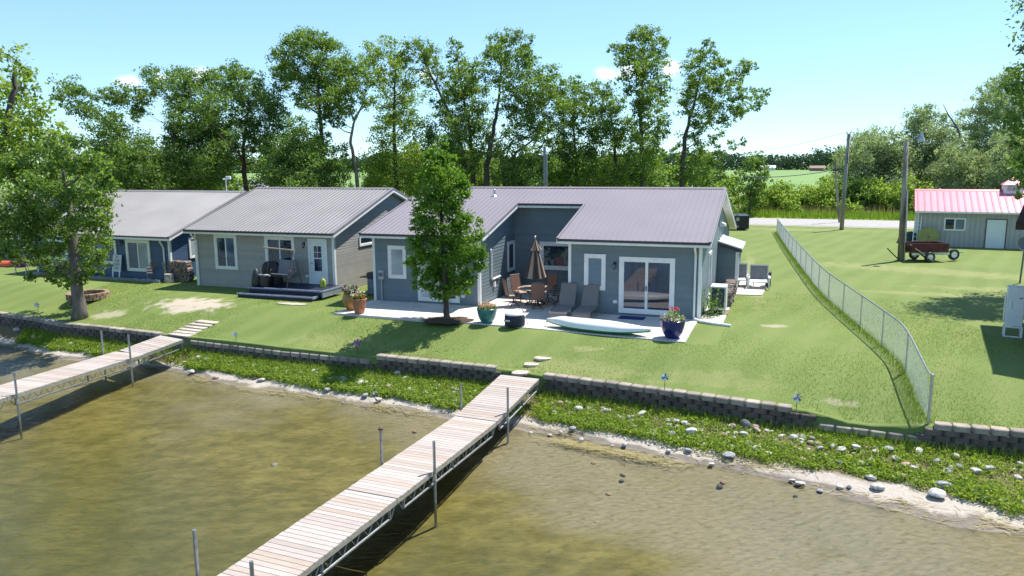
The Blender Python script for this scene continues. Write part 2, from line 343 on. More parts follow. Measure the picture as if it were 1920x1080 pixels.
# road and far field (road frame: axis rd along the road)
ra = -.385; rd = Vector((math.cos(ra), math.sin(ra), 0)); rn = Vector((-rd.y, rd.x, 0)); RP = Vector((30, 72.6, 0))
def roadpt(a, b, z=0): p = RP+rd*a+rn*b; return (p.x, p.y, z)
asph = mat('asphalt', (.36, .335, .325), .9, .12, 2, .2); grav = mat('gravel', (.44, .40, .32), .95, .25, 9, .4)
sheet('road_shoulder', [-400, -60, -20, 0, 20, 60, 400], [-1.0, 9.3], lambda a, b: roadpt(a, b, .012), grav)
sheet('road', [-400, -60, -20, 0, 20, 60, 400], [-.2, 2.7, 5.5, 8.5], lambda a, b: roadpt(a, b, .03+.04*(b in (2.7, 5.5))), asph)
fmat = mat('rough_meadow', (.20, .25, .07), .95, .5, .3, .3, c2=(.11, .17, .035))
sheet('meadow', [-900, -200, -60, 0, 60, 200, 900], [9.3, 30, 90], lambda a, b: roadpt(a, b, .02), fmat)
crop = mat('crop_field', (.16, .25, .065), .95, .15, .02, .2, c2=(.14, .235, .06))
sheet('field', [-1400, -400, 0, 400, 1400], [90, 300, 660, 1500], lambda a, b: roadpt(a, b, .05), crop)
# ------------------------------------------------------------------ common materials
white = mat('white_paint', (.80, .80, .79), .5, .06, 3); whitem = mat('white_metal', (.78, .79, .80), .35, .05, 3)
dark = mat('dark_trim', (.05, .045, .045), .5, .2, 5); black = mat('black_plastic', (.018, .018, .02), .45, .3, 5)
galv = mat('galvanised_steel', (.50, .51, .52), .38, .2, 8, 0, .85); alu = mat('aluminium', (.62, .63, .64), .35, .12, 8, 0, .8)
bronze = mat('bronze_frame', (.075, .058, .045), .45, .2, 6); soffit = mat('soffit_white', (.72, .71, .69), .6, .05, 3)
concrete = mat('patio_concrete', (.60, .55, .50), .9, .10, 2.5, .15); wood = mat('grey_wood', (.30, .25, .21), .85, .35, 6, .4, stretch=(1, 1, 6))
def glassmat(name, c, rough=.03):
    if 'window' in name: return mat(name, tuple(x*1.8 for x in c), rough, .25, 1.1, 0, 0, 1.0, c2=tuple(x*.35 for x in c))
    return mat(name, c, rough, .25, .7, 0, 0, .5, c2=tuple(x*.5 for x in c))
gl_dark = glassmat('window_glass', (.016, .026, .055)); gl_blue = glassmat('window_glass_curtained', (.06, .085, .16))
def blindmat():
    mm, N, L = nt('blind_behind_glass'); o = N('ShaderNodeOutputMaterial'); b = N('ShaderNodeBsdfPrincipled'); L(b.outputs[0], o.inputs[0]); b.inputs['Roughness'].default_value = .05; b.inputs['Specular IOR Level'].default_value = .8
    tc = N('ShaderNodeTexCoord'); sp = N('ShaderNodeSeparateXYZ'); L(tc.outputs['Object'], sp.inputs[0])
    q = N('ShaderNodeMath', operation='MULTIPLY'); q.inputs[1].default_value = 130; L(sp.outputs[2], q.inputs[0]); s = N('ShaderNodeMath', operation='SINE'); L(q.outputs[0], s.inputs[0])
    r = ramp(N, [(.2, (.07, .12, .17)), (.8, (.20, .27, .33))]); mr = N('ShaderNodeMapRange'); mr.inputs[1].default_value = -1; L(s.outputs[0], mr.inputs[0]); L(mr.outputs[0], r.inputs[0]); L(r.outputs[0], b.inputs['Base Color']); return mm
gl_blind = blindmat(); gl_pale = glassmat('pale_drawn_shade', (.42, .47, .50), .08)
# ------------------------------------------------------------------ house kit (local frame: x along facade, y into the house, z up)
def siding(mb, o, ax, nrm, a0, a1, z0, top, step, lip=None):
    """lapped boards on a plane through o, running along ax, facing nrm; top(a)=height limit given as polyline [(a,z)] concave"""
    o, ax, nrm = Vector(o), Vector(ax), Vector(nrm); lip = lip or ((.010+step*.115) if nrm.y < -.5 else .005+step*.095)
    zmax = max(z for _, z in top); A = np.linspace(a0, a1, 400); T = np.interp(A, [p[0] for p in top], [p[1] for p in top])
    def span(z):
        ok = A[T >= z-1e-6]
        return (ok[0], ok[-1]) if len(ok) else None
    z = z0
    while z < zmax-.01:
        zt = min(z+step, zmax); s0 = span(z); s1 = span(zt) or s0
        if s0 is None: break
        P = lambda a, zz, d: o+ax*a+nrm*d+Vector((0, 0, zz))
        mb.add([P(s0[0], z, .002), P(s0[1], z, .002), P(s0[1], z, lip), P(s0[0], z, lip), P(s1[1], zt, .005), P(s1[0], zt, .005)], [(0, 1, 2, 3), (3, 2, 4, 5)])
        z = zt
def roofpanel(mb, x0, x1, ya, za, yb, zb, rib=.23, hgt=.022, wd=None, th=.03):
    wd = wd or hgt*1.25
    """ribbed sheet from the low edge (ya,za) to the high edge (yb,zb)"""
    prof = [(x0, 0)]; n = max(1, int(round((x1-x0)/rib))); st = (x1-x0)/n
    for i in range(n):
        c = x0+(i+.5)*st; prof += [(c-wd*1.6, 0), (c-wd*.6, hgt), (c+wd*.6, hgt), (c+wd*1.6, 0)]
    prof.append((x1, 0)); k = len(prof)
    vs = [(x, ya, za+h) for x, h in prof]+[(x, yb, zb+h) for x, h in prof]
    fs = [(i, i+1, k+i+1, k+i) for i in range(k-1)]
    vs += [(x0, ya, za-th), (x1, ya, za-th), (x1, yb, zb-th), (x0, yb, zb-th), (x0, ya, za-.001), (x1, ya, za-.001), (x1, yb, zb-.001), (x0, yb, zb-.001)]
    q = 2*k; mb.add(vs, fs+[tuple(q+i for i in f) for f in [(0, 3, 2, 1), (0, 1, 5, 4), (1, 2, 6, 5), (2, 3, 7, 6), (3, 0, 4, 7)]])
def Mx(o, ax, nrm):
    """matrix mapping local (a, d, z) to the plane: a along ax, d outwards"""
    ax, nrm = Vector(ax), Vector(nrm)
    m = Matrix(((ax.x, nrm.x, 0, o[0]), (ax.y, nrm.y, 0, o[1]), (0, 0, 1, o[2]), (0, 0, 0, 1))); return m
FRONT = lambda o=(0, 0, 0): Mx(o, (1, 0, 0), (0, -1, 0))
def window(par, M, a0, a1, z0, z1, panes=(gl_dark,), trim=.10, label=None, sash=.035, name='window'):
    f = MB(); f.M = M; d0, d1 = .012, .07
    f.box(a0, a1, d0, d1, z1-trim, z1).box(a0, a1, d0, d1, z0, z0+trim).box(a0, a0+trim, d0, d1, z0+trim, z1-trim).box(a1-trim, a1, d0, d1, z0+trim, z1-trim)
    o = f.build(name, white, par)
    if label: o['label'] = label
    b0, b1, c0, c1 = a0+trim, a1-trim, z0+trim, z1-trim; n = len(panes); wd = (b1-b0)/n
    s = MB(); s.M = M
    for i in range(n):
        x0, x1 = b0+i*wd, b0+(i+1)*wd; e = d0+.038+.006*(i % 2)
        s.box(x0, x1, d0, e, c1-sash, c1).box(x0, x1, d0, e, c0, c0+sash).box(x0, x0+sash, d0, e, c0+sash, c1-sash).box(x1-sash, x1, d0, e, c0+sash, c1-sash)
        p = MB(); p.M = M; p.box(x0+sash, x1-sash, .006, .036, c0+sash, c1-sash); p.build('pane', panes[i], o)
    s.build('sash', white, o)
    return o
def wall_lamp(par, M, a, z, back=True):
    l = MB(); l.M = M; l.box(a-.05, a+.05, .02, .045, z-.02, z+.16).tube([(a, .04, z+.12), (a, .12, z+.2), (a, .15, z+.12)], .012, 6)
    o = l.build('wall_lamp', black, par)
    q = MB(); q.M = M; q.lathe([(.02, .13), (.075, .10), (.07, .09)], 10, (a, .15, z)).lathe([(.045, -.10), (.06, -.08), (.06, -.07), (.035, -.115)], 10, (a, .15, z))
    q.build('lantern_cap', black, o)
    g = MB(); g.M = M; g.lathe([(.045, -.07), (.06, .09)], 10, (a, .15, z)); g.build('lantern_glass', gl_blue, o)
def outlet(par, M, a, z):
    l = MB(); l.M = M; l.box(a-.08, a+.08, .02, .05, z-.06, z+.06); l.box(a-.055, a-.01, .051, .07, z-.035, z+.035).box(a+.01, a+.055, .051, .07, z-.035, z+.035); l.build('outlet_box', white, par)
def downspout(par, M, a, ztop, zbot=.05, d=.08, off=.35):
    l = MB(); l.M = M
    l.tube([(a, off+d, ztop), (a, off+d, ztop-.12), (a, d, ztop-.42), (a, d, zbot+.1), (a, d+.02, zbot)], .045, 6); return l.build('downspout', white, par)
def house(name, label, az, ox, oy, W, he, ov, os, r, hr, D, notch=None, wall=None, roofm=None, step=.11, sides='LR', rib=.23, fascia=white, cat='cottage', hgt=.022):
    h = thing(name, label, cat, (ox, oy, 0), az)
    sl = (hr-he)/(r+ov); rz = lambda y: he+(y+ov)*sl if y <= r else hr-(y-r)*sl
    ybk = D  # back eave y
    yb = D-ov  # back wall y
    wl = MB()
    segs = [(0, W, 0)] if not notch else [(0, notch[0], 0), (notch[1], W, 0), (notch[0], notch[1], notch[3])]
    for a0, a1, y in segs: siding(wl, (0, y, 0), (1, 0, 0), (0, -1, 0), a0, a1, -.05, [(a0, rz(y)-.05), (a1, rz(y)-.05)], step)
    siding(wl, (0, 0, 0), (0, 1, 0), (-1, 0, 0), 0, yb, -.05, [(0, rz(0)-.05), (r, hr-.05), (yb, rz(yb)-.05)], step)
    siding(wl, (W, 0, 0), (0, 1, 0), (1, 0, 0), 0, yb, -.05, [(0, rz(0)-.05), (r, hr-.05), (yb, rz(yb)-.05)], step)
    siding(wl, (0, yb, 0), (1, 0, 0), (0, 1, 0), 0, W, -.05, [(0, rz(yb)-.05), (W, rz(yb)-.05)], step)
    if notch:
        for x, n in ((notch[0], 1), (notch[1], -1)): siding(wl, (x, 0, 0), (0, 1, 0), (n, 0, 0), 0, notch[3], -.05, [(0, rz(0)-.05), (notch[3], rz(notch[3])-.05)], step)
    wl.build('wall', wall, h)
    rf = MB().pieces(); ft = MB().pieces(); sf = MB().pieces()
    xs_ = [(-os, W+os, -ov)] if not notch else [(-os, notch[0]+os, -ov), (notch[0]+os, notch[1]-os, notch[2]), (notch[1]-os, W+os, -ov)]
    for x0, x1, y in xs_:
        roofpanel(rf, x0, x1, y, rz(y), r, hr, rib, hgt)
        ft.box(x0+.002, x1-.002, y+.02, y+.05, rz(y)-.20, rz(y)-.045)
        ya2 = notch[3] if (notch and y > 0) else 0
        sf.box(x0+.02, x1-.02, y+.051, ya2-.025, rz(y)-.20, rz(y)-.175)
    roofpanel(rf, -os, W+os, ybk, rz(ybk), r, hr, rib, hgt)
    ft.box(-os, W+os, ybk-.05, ybk-.02, rz(ybk)-.2, rz(ybk)-.045)
    ro = rf.build('roof', roofm, h)
    cp = MB(); cp.prism([(-os-.02, r-.18, hr-.18*sl+.03), (-os-.02, r, hr+.045), (-os-.02, r+.18, hr-.18*sl+.03)], (W+2*os+.04, 0, 0)); cp.build('ridge_cap', roofm, ro)
    # rake boards on the gables (and notch cheeks)
    rk = MB().pieces(); dk = MB().pieces()
    def rake(x, sgn, y0, y1):
        z0, z1 = rz(y0), rz(y1); x0, x1 = x, x+sgn*.03
        rk.prism([(x0, y0, z0-.20), (x0, y1, z1-.20), (x0, y1, z1-.035), (x0, y0, z0-.035)], (sgn*.03, 0, 0))
        dk.prism([(x0+sgn*.031, y0, z0-.06), (x0+sgn*.031, y1, z1-.06), (x0+sgn*.031, y1, z1+.03), (x0+sgn*.031, y0, z0+.03)], (sgn*.012, 0, 0))
        dk.prism([(x0-sgn*.06, y0, z0+.026), (x0-sgn*.06, y1, z1+.026), (x0-sgn*.06, y1, z1+.034), (x0-sgn*.06, y0, z0+.034)], (sgn*.09, 0, 0))
    def soff(x0, x1, y0, y1):
        sf.prism([(x0, y0, rz(y0)-.19), (x1, y0, rz(y0)-.19), (x1, y1, rz(y1)-.19), (x0, y1, rz(y1)-.19)], (0, 0, .02))
    for x, s_ in ((-os, -1), (W+os, 1)):
        rake(x, s_, -ov, r); rake(x, s_, ybk, r)
        xa, xb = (x, -.025) if s_ < 0 else (W+.025, x)
        soff(xa, xb, .0, r); soff(xa, xb, r, ybk)
    if notch:
        rake(notch[0]+os, 1, -ov, notch[2]-.02); rake(notch[1]-os, -1, -ov, notch[2]-.02)
        soff(notch[0]+.025, notch[0]+os, 0, notch[2]); soff(notch[1]-os, notch[1]-.025, 0, notch[2])
    rk.build('rake_board', fascia, h); dk.build('rake_trim', roofm, ro); ft.build('fascia', fascia, h); sf.build('soffit', soffit, h)
    de = MB().pieces()
    for x0, x1, y in xs_: de.box(x0, x1, y-.012, y+.018, rz(y)-.10, rz(y)-.001)
    de.build('drip_edge', dark, ro)
    ct = MB().pieces()
    for x, y in ((0, 0), (W, 0), (0, yb), (W, yb)) + (((notch[0], 0), (notch[1], 0)) if notch else ()):
        tz = rz(y)-.19
        sx = -1 if x in (0,) or (notch and x == notch[1]) else 1
        sy = -1 if y == 0 else 1
        ct.box(min(x-sx*.09, x+sx*.03), max(x-sx*.09, x+sx*.03), min(y+sy*.024, y+sy*.034), max(y+sy*.024, y+sy*.034), -.05, tz)
        ct.box(min(x+sx*.024, x+sx*.034), max(x+sx*.024, x+sx*.034), min(y+sy*.024, y-sy*.09), max(y+sy*.024, y-sy*.09), -.05, tz)
    ct.build('corner_trim', fascia, h)
    return h, rz
roof_main = mat('taupe_metal_roof', (.22, .19, .212), .5, .05, .5, 0, 0, .35); roof_gray = mat('weathered_metal_roof', (.215, .20, .202), .5, .08, .6, 0, 0, .3); roof_blue = mat('pale_metal_roof', (.25, .235, .235), .48, .1, .6, 0, 0, .4)
sid_main = mat('grey_green_siding', (.155, .205, .228), .6, .06, 2, island=.09); sid_gray = mat('taupe_siding', (.36, .345, .32), .6, .06, 2, island=.09); sid_blue = mat('navy_siding', (.055, .10, .19), .6, .08, 2, island=.1)
# ---- the main cottage
W, a, b, he, ov, os_, r, hr, c, cc = 14.273, 5.1027, 9.0409, 3.0746, .559, .3611, 6.41, 4.8815, 3.8992, 4.4248
AZM = -.3433
main, rzm = house('grey_green_cottage', 'grey-green lake cottage with taupe metal roof and recessed patio courtyard', AZM, -6.1774, 33.5715, W, he, ov, os_, r, hr, 15.84, (a, b, c, cc), sid_main, roof_main, .15, hgt=.010)
F0 = FRONT(); Fr = FRONT((0, cc, 0)); Ml = Mx((a, 0, 0), (0, 1, 0), (1, 0, 0)); MR = Mx((W, 0, 0), (0, 1, 0), (1, 0, 0))
def LM(x, y, z=0): return main.matrix_basis @ Vector((x, y, z)) if False else Vector((-6.1774+x*math.cos(AZM)-y*math.sin(AZM), 33.5715+x*math.sin(AZM)+y*math.cos(AZM), z))
window(main, F0, .75, 1.64, 1.06, 2.52, (gl_pale,), .13, 'narrow white window with a pale shade drawn')
window(main, F0, 9.68, 10.56, .99, 2.45, (gl_blind,), .14, 'narrow white window with blue slatted blind')
sl1 = window(main, F0, 2.19, 4.17, .12, 2.38, (gl_pale, gl_dark), .13, None, .05, 'sliding_door')
sl2 = window(main, F0, 11.11, 13.3, .12, 2.38, (gl_dark, gl_dark), .14, None, .055, 'sliding_door')
q = MB(); q.M = F0; q.box(12.18, 12.22, .06, .09, 1.05, 1.25); q.build('handle', dark, sl2)
window(main, Fr, 6.4, 8.2, 1.1, 2.42, (gl_dark,), .16, 'wide white picture window at the back of the courtyard')
window(main, Ml, 3.42, 4.36, 1.04, 2.46, (gl_dark,), .12)
window(main, MR, 9.9, 11.0, 1.2, 2.4, (gl_dark,), .1); window(main, MR, 2.9, 4.0, .3, 2.3, (gl_dark,), .12)
wall_lamp(main, F0, 10.93, 1.98); outlet(main, F0, 10.96, .55); outlet(main, F0, 4.33, .42)
q = MB(); q.M = F0; q.box(.28, .52, .022, .14, 1.0, 1.4); q.tube([(.4, .08, 1.02), (.4, .08, -.02)], .03, 6); mo = q.build('meter_box', mat('meter_grey', (.42, .44, .46), .5), main)
q = MB(); q.M = F0; q.tube([(.4, .14, 1.22), (.4, .22, 1.22)], .085, 12); q.build('meter_dial', gl_blue, mo)
q = MB(); q.M = Ml; q.tube([(1.19, .07, 2.35), (1.25, .07, 2.2), (1.25, .07, 1.15), (1.36, .07, 1.0), (2.3, .07, 1.02)], .045, 6); q.build('pipe_cover', white, main)
q = MB(); q.M = Ml; q.box(1.55, 1.7, .02, .09, .62, .85); q.build('outlet_box', white, main)
d = downspout(main, F0, W-.2, he-.1, .12, .08, .38)
q = MB(); q.tube([(W-.2, -.1, .14), (W-.15, -.25, .08), (W+.1, -.5, .06), (W+.6, -.75, .05), (W+1.25, -.95, .05)], .06, 8); q.build('drain_pipe', white, main)
q = MB(); q.lathe([(.05, -.1), (.05, .22)], 10, (3.9, 5., rzm(5))).lathe([(.06, .22), (.06, .3), (.02, .33)], 10, (3.9, 5., rzm(5))).lathe([(.16, -.03), (.06, .06)], 10, (3.9, 5, rzm(5))); q.build('vent_pipe', galv, main)
q = MB(); q.M = MR; q.prism([(8.2, .02, 3.25), (8.2, .3, 3.1), (8.2, .3, 3.0), (8.2, .02, 3.0)], (.45, 0, 0)); q.build('vent_hood', white, main)
# lean-to on the right gable
ln = MB(); y0, y1, xw = 7.7, 10.6, .95
siding(ln, (W, y0, 0), (1, 0, 0), (0, -1, 0), .03, xw, -.05, [(0.03, 2.25), (xw, 1.95)], .15); siding(ln, (W+xw, y0, 0), (0, 1, 0), (1, 0, 0), 0, y1-y0, -.05, [(0, 1.95), (y1-y0, 1.95)], .15)
siding(ln, (W, y1, 0), (1, 0, 0), (0, 1, 0), .03, xw, -.05, [(0.03, 2.25), (xw, 1.95)], .15)
lo = ln.build('lean_to', sid_main, main)
q = MB(); q.prism([(W+.03, y0-.14, 2.30), (W+xw+.2, y0-.14, 1.97), (W+xw+.2, y0-.14, 2.03), (W+.03, y0-.14, 2.37)], (0, y1-y0+.28, 0)); q.build('roof', whitem, lo)
q = MB(); q.prism([(W+.03, y0-.16, 2.16), (W+xw+.19, y0-.16, 1.83), (W+xw+.19, y0-.16, 1.965), (W+.03, y0-.16, 2.295)], (0, .018, 0)); q.build('rake_trim', dark, lo)
q = MB(); q.box(W+xw-.1, W+xw+.035, y0-.04, y0-.026, -.05, 1.84).box(W+xw+.026, W+xw+.04, y0-.025, y0+.1, -.05, 1.84); q.build('corner_trim', white, lo)
# ---- the taupe cottage
AZG = -.3471
gh, rzg = house('taupe_cottage', 'taupe cottage with pale ribbed metal roof and white front door', AZG, -16.0612, 38.2337, 8.165, 2.9024, .4454, .2775, 5.4384, 4.8025, 10.88+.45, None, sid_gray, roof_gray, .125, rib=.23, hgt=.017)
window(gh, F0, 1.24, 2.61, .92, 2.66, (gl_dark, gl_blue), .13); window(gh, F0, 4.29, 6.0, .93, 2.66, (gl_dark, gl_dark), .14)
window(gh, Mx((8.165, 0, 0), (0, 1, 0), (1, 0, 0)), 2.22, 3.81, 2.02, 2.54, (gl_dark,), .1)
f = MB(); f.M = F0; f.box(6.76, 6.87, .012, .055, .42, 2.6).box(7.70, 7.81, .012, .055, .42, 2.6).box(6.87, 7.70, .012, .055, 2.49, 2.6); dr = f.build('front_door', white, gh); dr['label'] = 'white front door with a four-light upper pane'
f = MB(); f.M = F0; f.box(6.873, 7.697, .01, .03, .42, 2.487); f.build('leaf', mat('door_white', (.72, .76, .78), .45, .04, 2), dr)
f = MB(); f.M = F0; f.box(7.08, 7.5, .032, .042, 1.05, 2.25); f.build('pane', gl_dark, dr)
f = MB(); f.M = F0; f.box(7.05, 7.08, .032, .05, 1.02, 2.28).box(7.5, 7.53, .032, .05, 1.02, 2.28).box(7.08, 7.5, .032, .05, 1.02, 1.05).box(7.08, 7.5, .032, .05, 2.25, 2.28).box(7.08, 7.5, .043, .055, 1.64, 1.69).box(7.275, 7.295, .043, .052, 1.69, 2.25).box(7.08, 7.275, .043, .052, 1.95, 1.97).box(7.295, 7.5, .043, .052, 1.95, 1.97); f.build('glazing_bars', white, dr)
f = MB(); f.M = F0; f.tube([(6.95, .03, 1.42), (6.95, .09, 1.42)], .03, 8); f.build('handle', galv, dr)
f = MB(); f.M = F0; f.box(6.48, 6.68, .02, .04, 2.2, 2.42); f.build('lamp_plate', white, gh)
wall_lamp(gh, F0, 6.57, 2.26); outlet(gh, F0, 6.63, .78)
downspout(gh, F0, .14, 2.75, .05, .07, .33)
f = MB(); f.tube([(-.2775, -.36, 2.76), (8.4425, -.36, 2.76)], .04, 6); f.build('gutter', white, gh)
# deck with a step
nvy = mat('navy_deck_paint', (.014, .017, .045), .5, .2, 4, .1); nvl = mat('pale_deck_edge', (.26, .30, .40), .5, .15, 5)
dk = thing('deck_platform', 'low navy painted deck with one step below the white door', 'deck', (-16.0612, 38.2337, 0), AZG)
f = MB(); f.box(4.55, 8.55, -1.72, -.05, .12, .40); 
for i in range(12): f.box(4.56, 8.54, -1.71+i*.138, -1.71+i*.138+.13, .401, .425)
f.build('boards', nvy, dk, bevel=.003)
f = MB(); f.box(4.52, 8.58, -1.78, -1.721, .36, .43).box(8.551, 8.60, -1.72, -.05, .36, .43); f.build('edge_board', nvl, dk)
f = MB(); f.box(8.551, 8.585, -1.72, -.05, .1, .355); f.build('side_skirt', mat('deck_side_grey', (.22, .25, .29), .6), dk)
f = MB(); f.box(4.3, 8.35, -2.22, -1.74, -.02, .19); f.build('step', nvy, dk)
f = MB(); f.box(4.28, 8.37, -2.27, -2.215, .15, .21).box(8.351, 8.39, -2.21, -1.76, .1, .21); f.build('step_edge', nvl, dk)
# ---- the blue cottage
AZB = -.3737
bh, rzb = house('navy_blue_cottage', 'navy blue cottage with pale corrugated metal roof behind the big lawn tree', AZB, -27.5446, 43.5775, 10.1126, 2.3624, .2859, .2762, 5.7998, 4.5347, 11.6+.29, None, sid_blue, roof_blue, .1, rib=.21, hgt=.022)
window(bh, F0, 4.6, 6.33, .73, 2.06, (gl_blind, gl_dark), .13); window(bh, F0, 7.04, 8.76, .42, 2.13, (gl_dark, gl_pale), .13); window(bh, F0, 1.0, 2.6, .8, 2.0, (gl_dark, gl_blind), .12)
window(bh, Mx((10.1126, 0, 0), (0, 1, 0), (1, 0, 0)), 1.31, 2.3, 1.05, 2.2, (gl_pale,), .1)
wall_lamp(bh, F0, 6.75, 1.9); downspout(bh, F0, 9.75, 2.2, .05, .07, .2)
f = MB(); f.box(9.1, 9.6, -.1, -.04, .55, .6); 
f = MB(); f.box(-.27, 10.38, -.36, -.26, 2.18, 2.27); f.build('gutter', white, bh)
mp_ = thing('roof_mast', 'thin white antenna mast with small box on blue cottage roof', 'antenna', at(427, 390, 47.0)); P0 = Vector(mp_.location)
f = MB(); f.tube([(0, 0, -.6), (0, 0, 1.75)], .035, 8); f.build('mast', whitem, mp_)
f = MB(); f.box(.02, .3, -.1, .1, 1.75, 1.95).box(-.18, -.02, -.06, .06, 1.72, 1.82); f.build('mast_head', whitem, mp_, bevel=.02)
f = MB(); f.box(-.05, .1, -.06, .06, .75, .95); f.build('junction_box', white, mp_)
# far left cottage
fh, rzf = house('grey_blue_cottage', 'grey-blue cottage in tree shade at the far left edge', -.40, -40.5, 53.6, 9.6, 2.35, .3, .3, 5, 4.3, 10.3, None, mat('grey_blue_siding', (.16, .20, .25), .6, .06, 2), roof_blue, .1)
window(fh, F0, 7.35, 9.2, .75, 2.1, (gl_dark, gl_pale), .13)
# house far behind
bk = thing('grey_roofed_house', 'distant house with grey shingle roof between the trunks behind', 'house', (-33.2, 82, 0), -.36)
f = MB(); f.box(-4, 8.2, 0, 7, 0, 2.4); f.build('wall', mat('pale_house_wall', (.5, .52, .55), .7), bk)
f = MB(); f.add([(-4.5, -.5, 2.4), (8.7, -.5, 2.4), (8.7, 7.5, 2.4), (-4.5, 7.5, 2.4), (-1, 3.5, 4.4), (5.2, 3.5, 4.4)], [(0, 1, 5, 4), (2, 3, 4, 5), (1, 2, 5), (3, 0, 4), (0, 3, 2, 1)]); f.build('roof', mat('grey_shingles', (.33, .33, .36), .9, .2, 8, .3), bk)
f = MB(); f.box(.5, 1.6, -.05, -.005, .9, 2); f.build('window', gl_dark, bk)
# ---- shed with pink red roof
AZS = -.456
sh = thing('metal_shed', 'grey ribbed metal shed with faded red roof and small cupola', 'shed', (29.62, 55.02, 0), AZS)
shw = mat('grey_metal_siding', (.40, .405, .40), .5, .06, 1.5, 0, .1); red = mat('faded_red_metal_roof', (.60, .17, .22), .42, .10, .6, 0, .1)
f = MB()
def ribwall(mb, x0, x1, y, z0, z1, M=None):
    n = int((x1-x0)/.3); prof = []
    for i in range(n):
        x = x0+(x1-x0)*i/n; s_ = (x1-x0)/n; prof += [(x, 0), (x+s_*.8, 0), (x+s_*.86, .03), (x+s_*.94, .03)]
    prof.append((x1, 0)); k = len(prof)
    mb.add([(x, y-d, z0) for x, d in prof]+[(x, y-d, z1) for x, d in prof], [(i, i+1, k+i+1, k+i) for i in range(k-1)])
SW, SD = 10.5, 7.0
ribwall(f, 0, SW, 0, -.05, 2.5); f.box(0, SW, .01, SD, -.05, 2.45); f.prism([(0.001, .01, 2.45), (0.001, SD, 2.45), (0.001, SD/2, 3.85)], (SW-.002, 0, 0)); f.build('wall', shw, sh)
rf = MB(); roofpanel(rf, -.3, SW+.3, -.35, 2.52, SD/2, 3.93, .42, .03); roofpanel(rf, -.3, SW+.3, SD+.35, 2.52, SD/2, 3.93, .42, .03); rfo = rf.build('roof', red, sh)
f = MB(); f.prism([(-.32, SD/2-.2, 3.88), (-.32, SD/2, 3.98), (-.32, SD/2+.2, 3.88)], (SW+.64, 0, 0)); f.build('ridge_cap', mat('dark_red_metal', (.42, .05, .09), .4), rfo)
f = MB(); f.box(-.3, SW+.3, -.39, -.352, 2.40, 2.53); f.build('gutter', white, sh)
window(sh, F0, 1.61, 2.97, 1.15, 2.06, (gl_dark, gl_blind), .05, None, .05)
f = MB(); f.M = F0; f.box(4.25, 5.38, .032, .06, .0, 1.98); do = f.build('door', mat('door_white', (.72, .76, .78)), sh)
f = MB(); f.M = F0; f.box(4.17, 4.245, .032, .065, 0, 2.06).box(5.385, 5.46, .032, .065, 0, 2.06).box(4.245, 5.385, .032, .065, 1.985, 2.06); f.build('door_frame', mat('brown_trim', (.16, .10, .09), .6), do)
f = MB(); f.M = F0; f.tube([(5.25, .06, 1.0), (5.25, .11, 1.0)], .035, 8); f.build('handle', galv, do)
cu = MB(); cu.box(5.4, 6.6, SD/2-.6, SD/2+.6, 3.4, 4.35); cuo = cu.build('cupola', white, sh)
f = MB(); f.add([(5.3, SD/2-.7, 4.35), (6.7, SD/2-.7, 4.35), (6.7, SD/2+.7, 4.35), (5.3, SD/2+.7, 4.35), (6, SD/2, 4.9)], [(0, 1, 4), (1, 2, 4), (2, 3, 4), (3, 0, 4), (0, 3, 2, 1)]); f.build('roof', red, cuo)
f = MB()
for i in range(6): f.box(5.6, 6.4, SD/2-.62, SD/2-.602, 3.9+i*.07, 3.95+i*.07)
f.build('louvre', shw, cuo)
f = MB(); f.box(-.06, -.005, -.06, .06, 0, 2.45); f.build('corner_trim', white, sh)
# ---- neighbour house at right edge, raised out of view to cast the lawn shadow
nb = thing('brown_red_house', 'dark red house with brown eaves cut by the right edge', 'house', (20.3, 29.6, 0), math.atan2(-.51, -.86)*0)
e0, e1 = Vector((20.0, 29.3, 0)), Vector((16.45, 22.9, 0)); dx = (e1-e0).normalized(); nn_ = Vector((-dx.y, dx.x, 0))
nb.location = e0; nb.rotation_euler = (0, 0, math.atan2(dx.y, dx.x)); Ln = (e1-e0).length
f = MB(); siding(f, (0.5, .6, 0), (1, 0, 0), (0, -1, 0), 0, Ln-1, -.9, [(0, 5.7), (Ln-1, 5.7)], .15); f.box(.5, Ln-.5, .62, 9, -.9, 5.7); f.build('wall', mat('barn_red_siding', (.13, .03, .03), .6, .15, 2), nb)
f = MB(); f.prism([(0, 0, 5.82), (0, 5, 7.6), (0, 10, 5.82)], (Ln, 0, 0)); f.build('roof', mat('brown_shingles', (.12, .08, .06), .9, .3, 8, .3), nb)
f = MB(); f.box(-.02, Ln+.02, -.03, -.001, 5.6, 5.84).box(-.03, -.001, 0, 10, 5.6, 5.84); f.build('fascia', mat('brown_fascia', (.06, .035, .025), .6), nb)
f = MB(); A_, B_ = Vector((20.22, 30.3, 3.3))-e0, Vector((21.4, 31.0, 5.4))-e0; mi = Matrix.Rotation(-math.atan2(dx.y, dx.x), 4, 'Z'); A_, B_ = mi @ A_, mi @ B_; f.prism([A_, B_, B_+Vector((0, 0, .3)), A_+Vector((0, 0, .3))], mi @ Vector((.75, -.45, 0))); f.build('lower_roof', mat('brown_fascia', (.06, .035, .025), .6), nb)
f = MB(); f.box(0, Ln, 0, .58, 5.6, 5.63); f.build('soffit', mat('brown_fascia', (.06, .035, .025)), nb)
bark = mat('bark', (.095, .08, .065), .95, .35, 5, .9, stretch=(1, 1, .3)); bark_l = mat('pale_bark', (.26, .22, .185), .95, .35, 5, .9, stretch=(1, 1, .3))
L_DARK = leafmat('elm_leaves', (.062, .135, .03), (.22, .32, .075), .55); L_MID = leafmat('ash_leaves', (0.065, 0.137, 0.026), (0.247, 0.351, 0.078), .55); L_YEL = leafmat('yellow_green_leaves', (0.104, 0.195, 0.029), (0.351, 0.442, 0.091), .55)
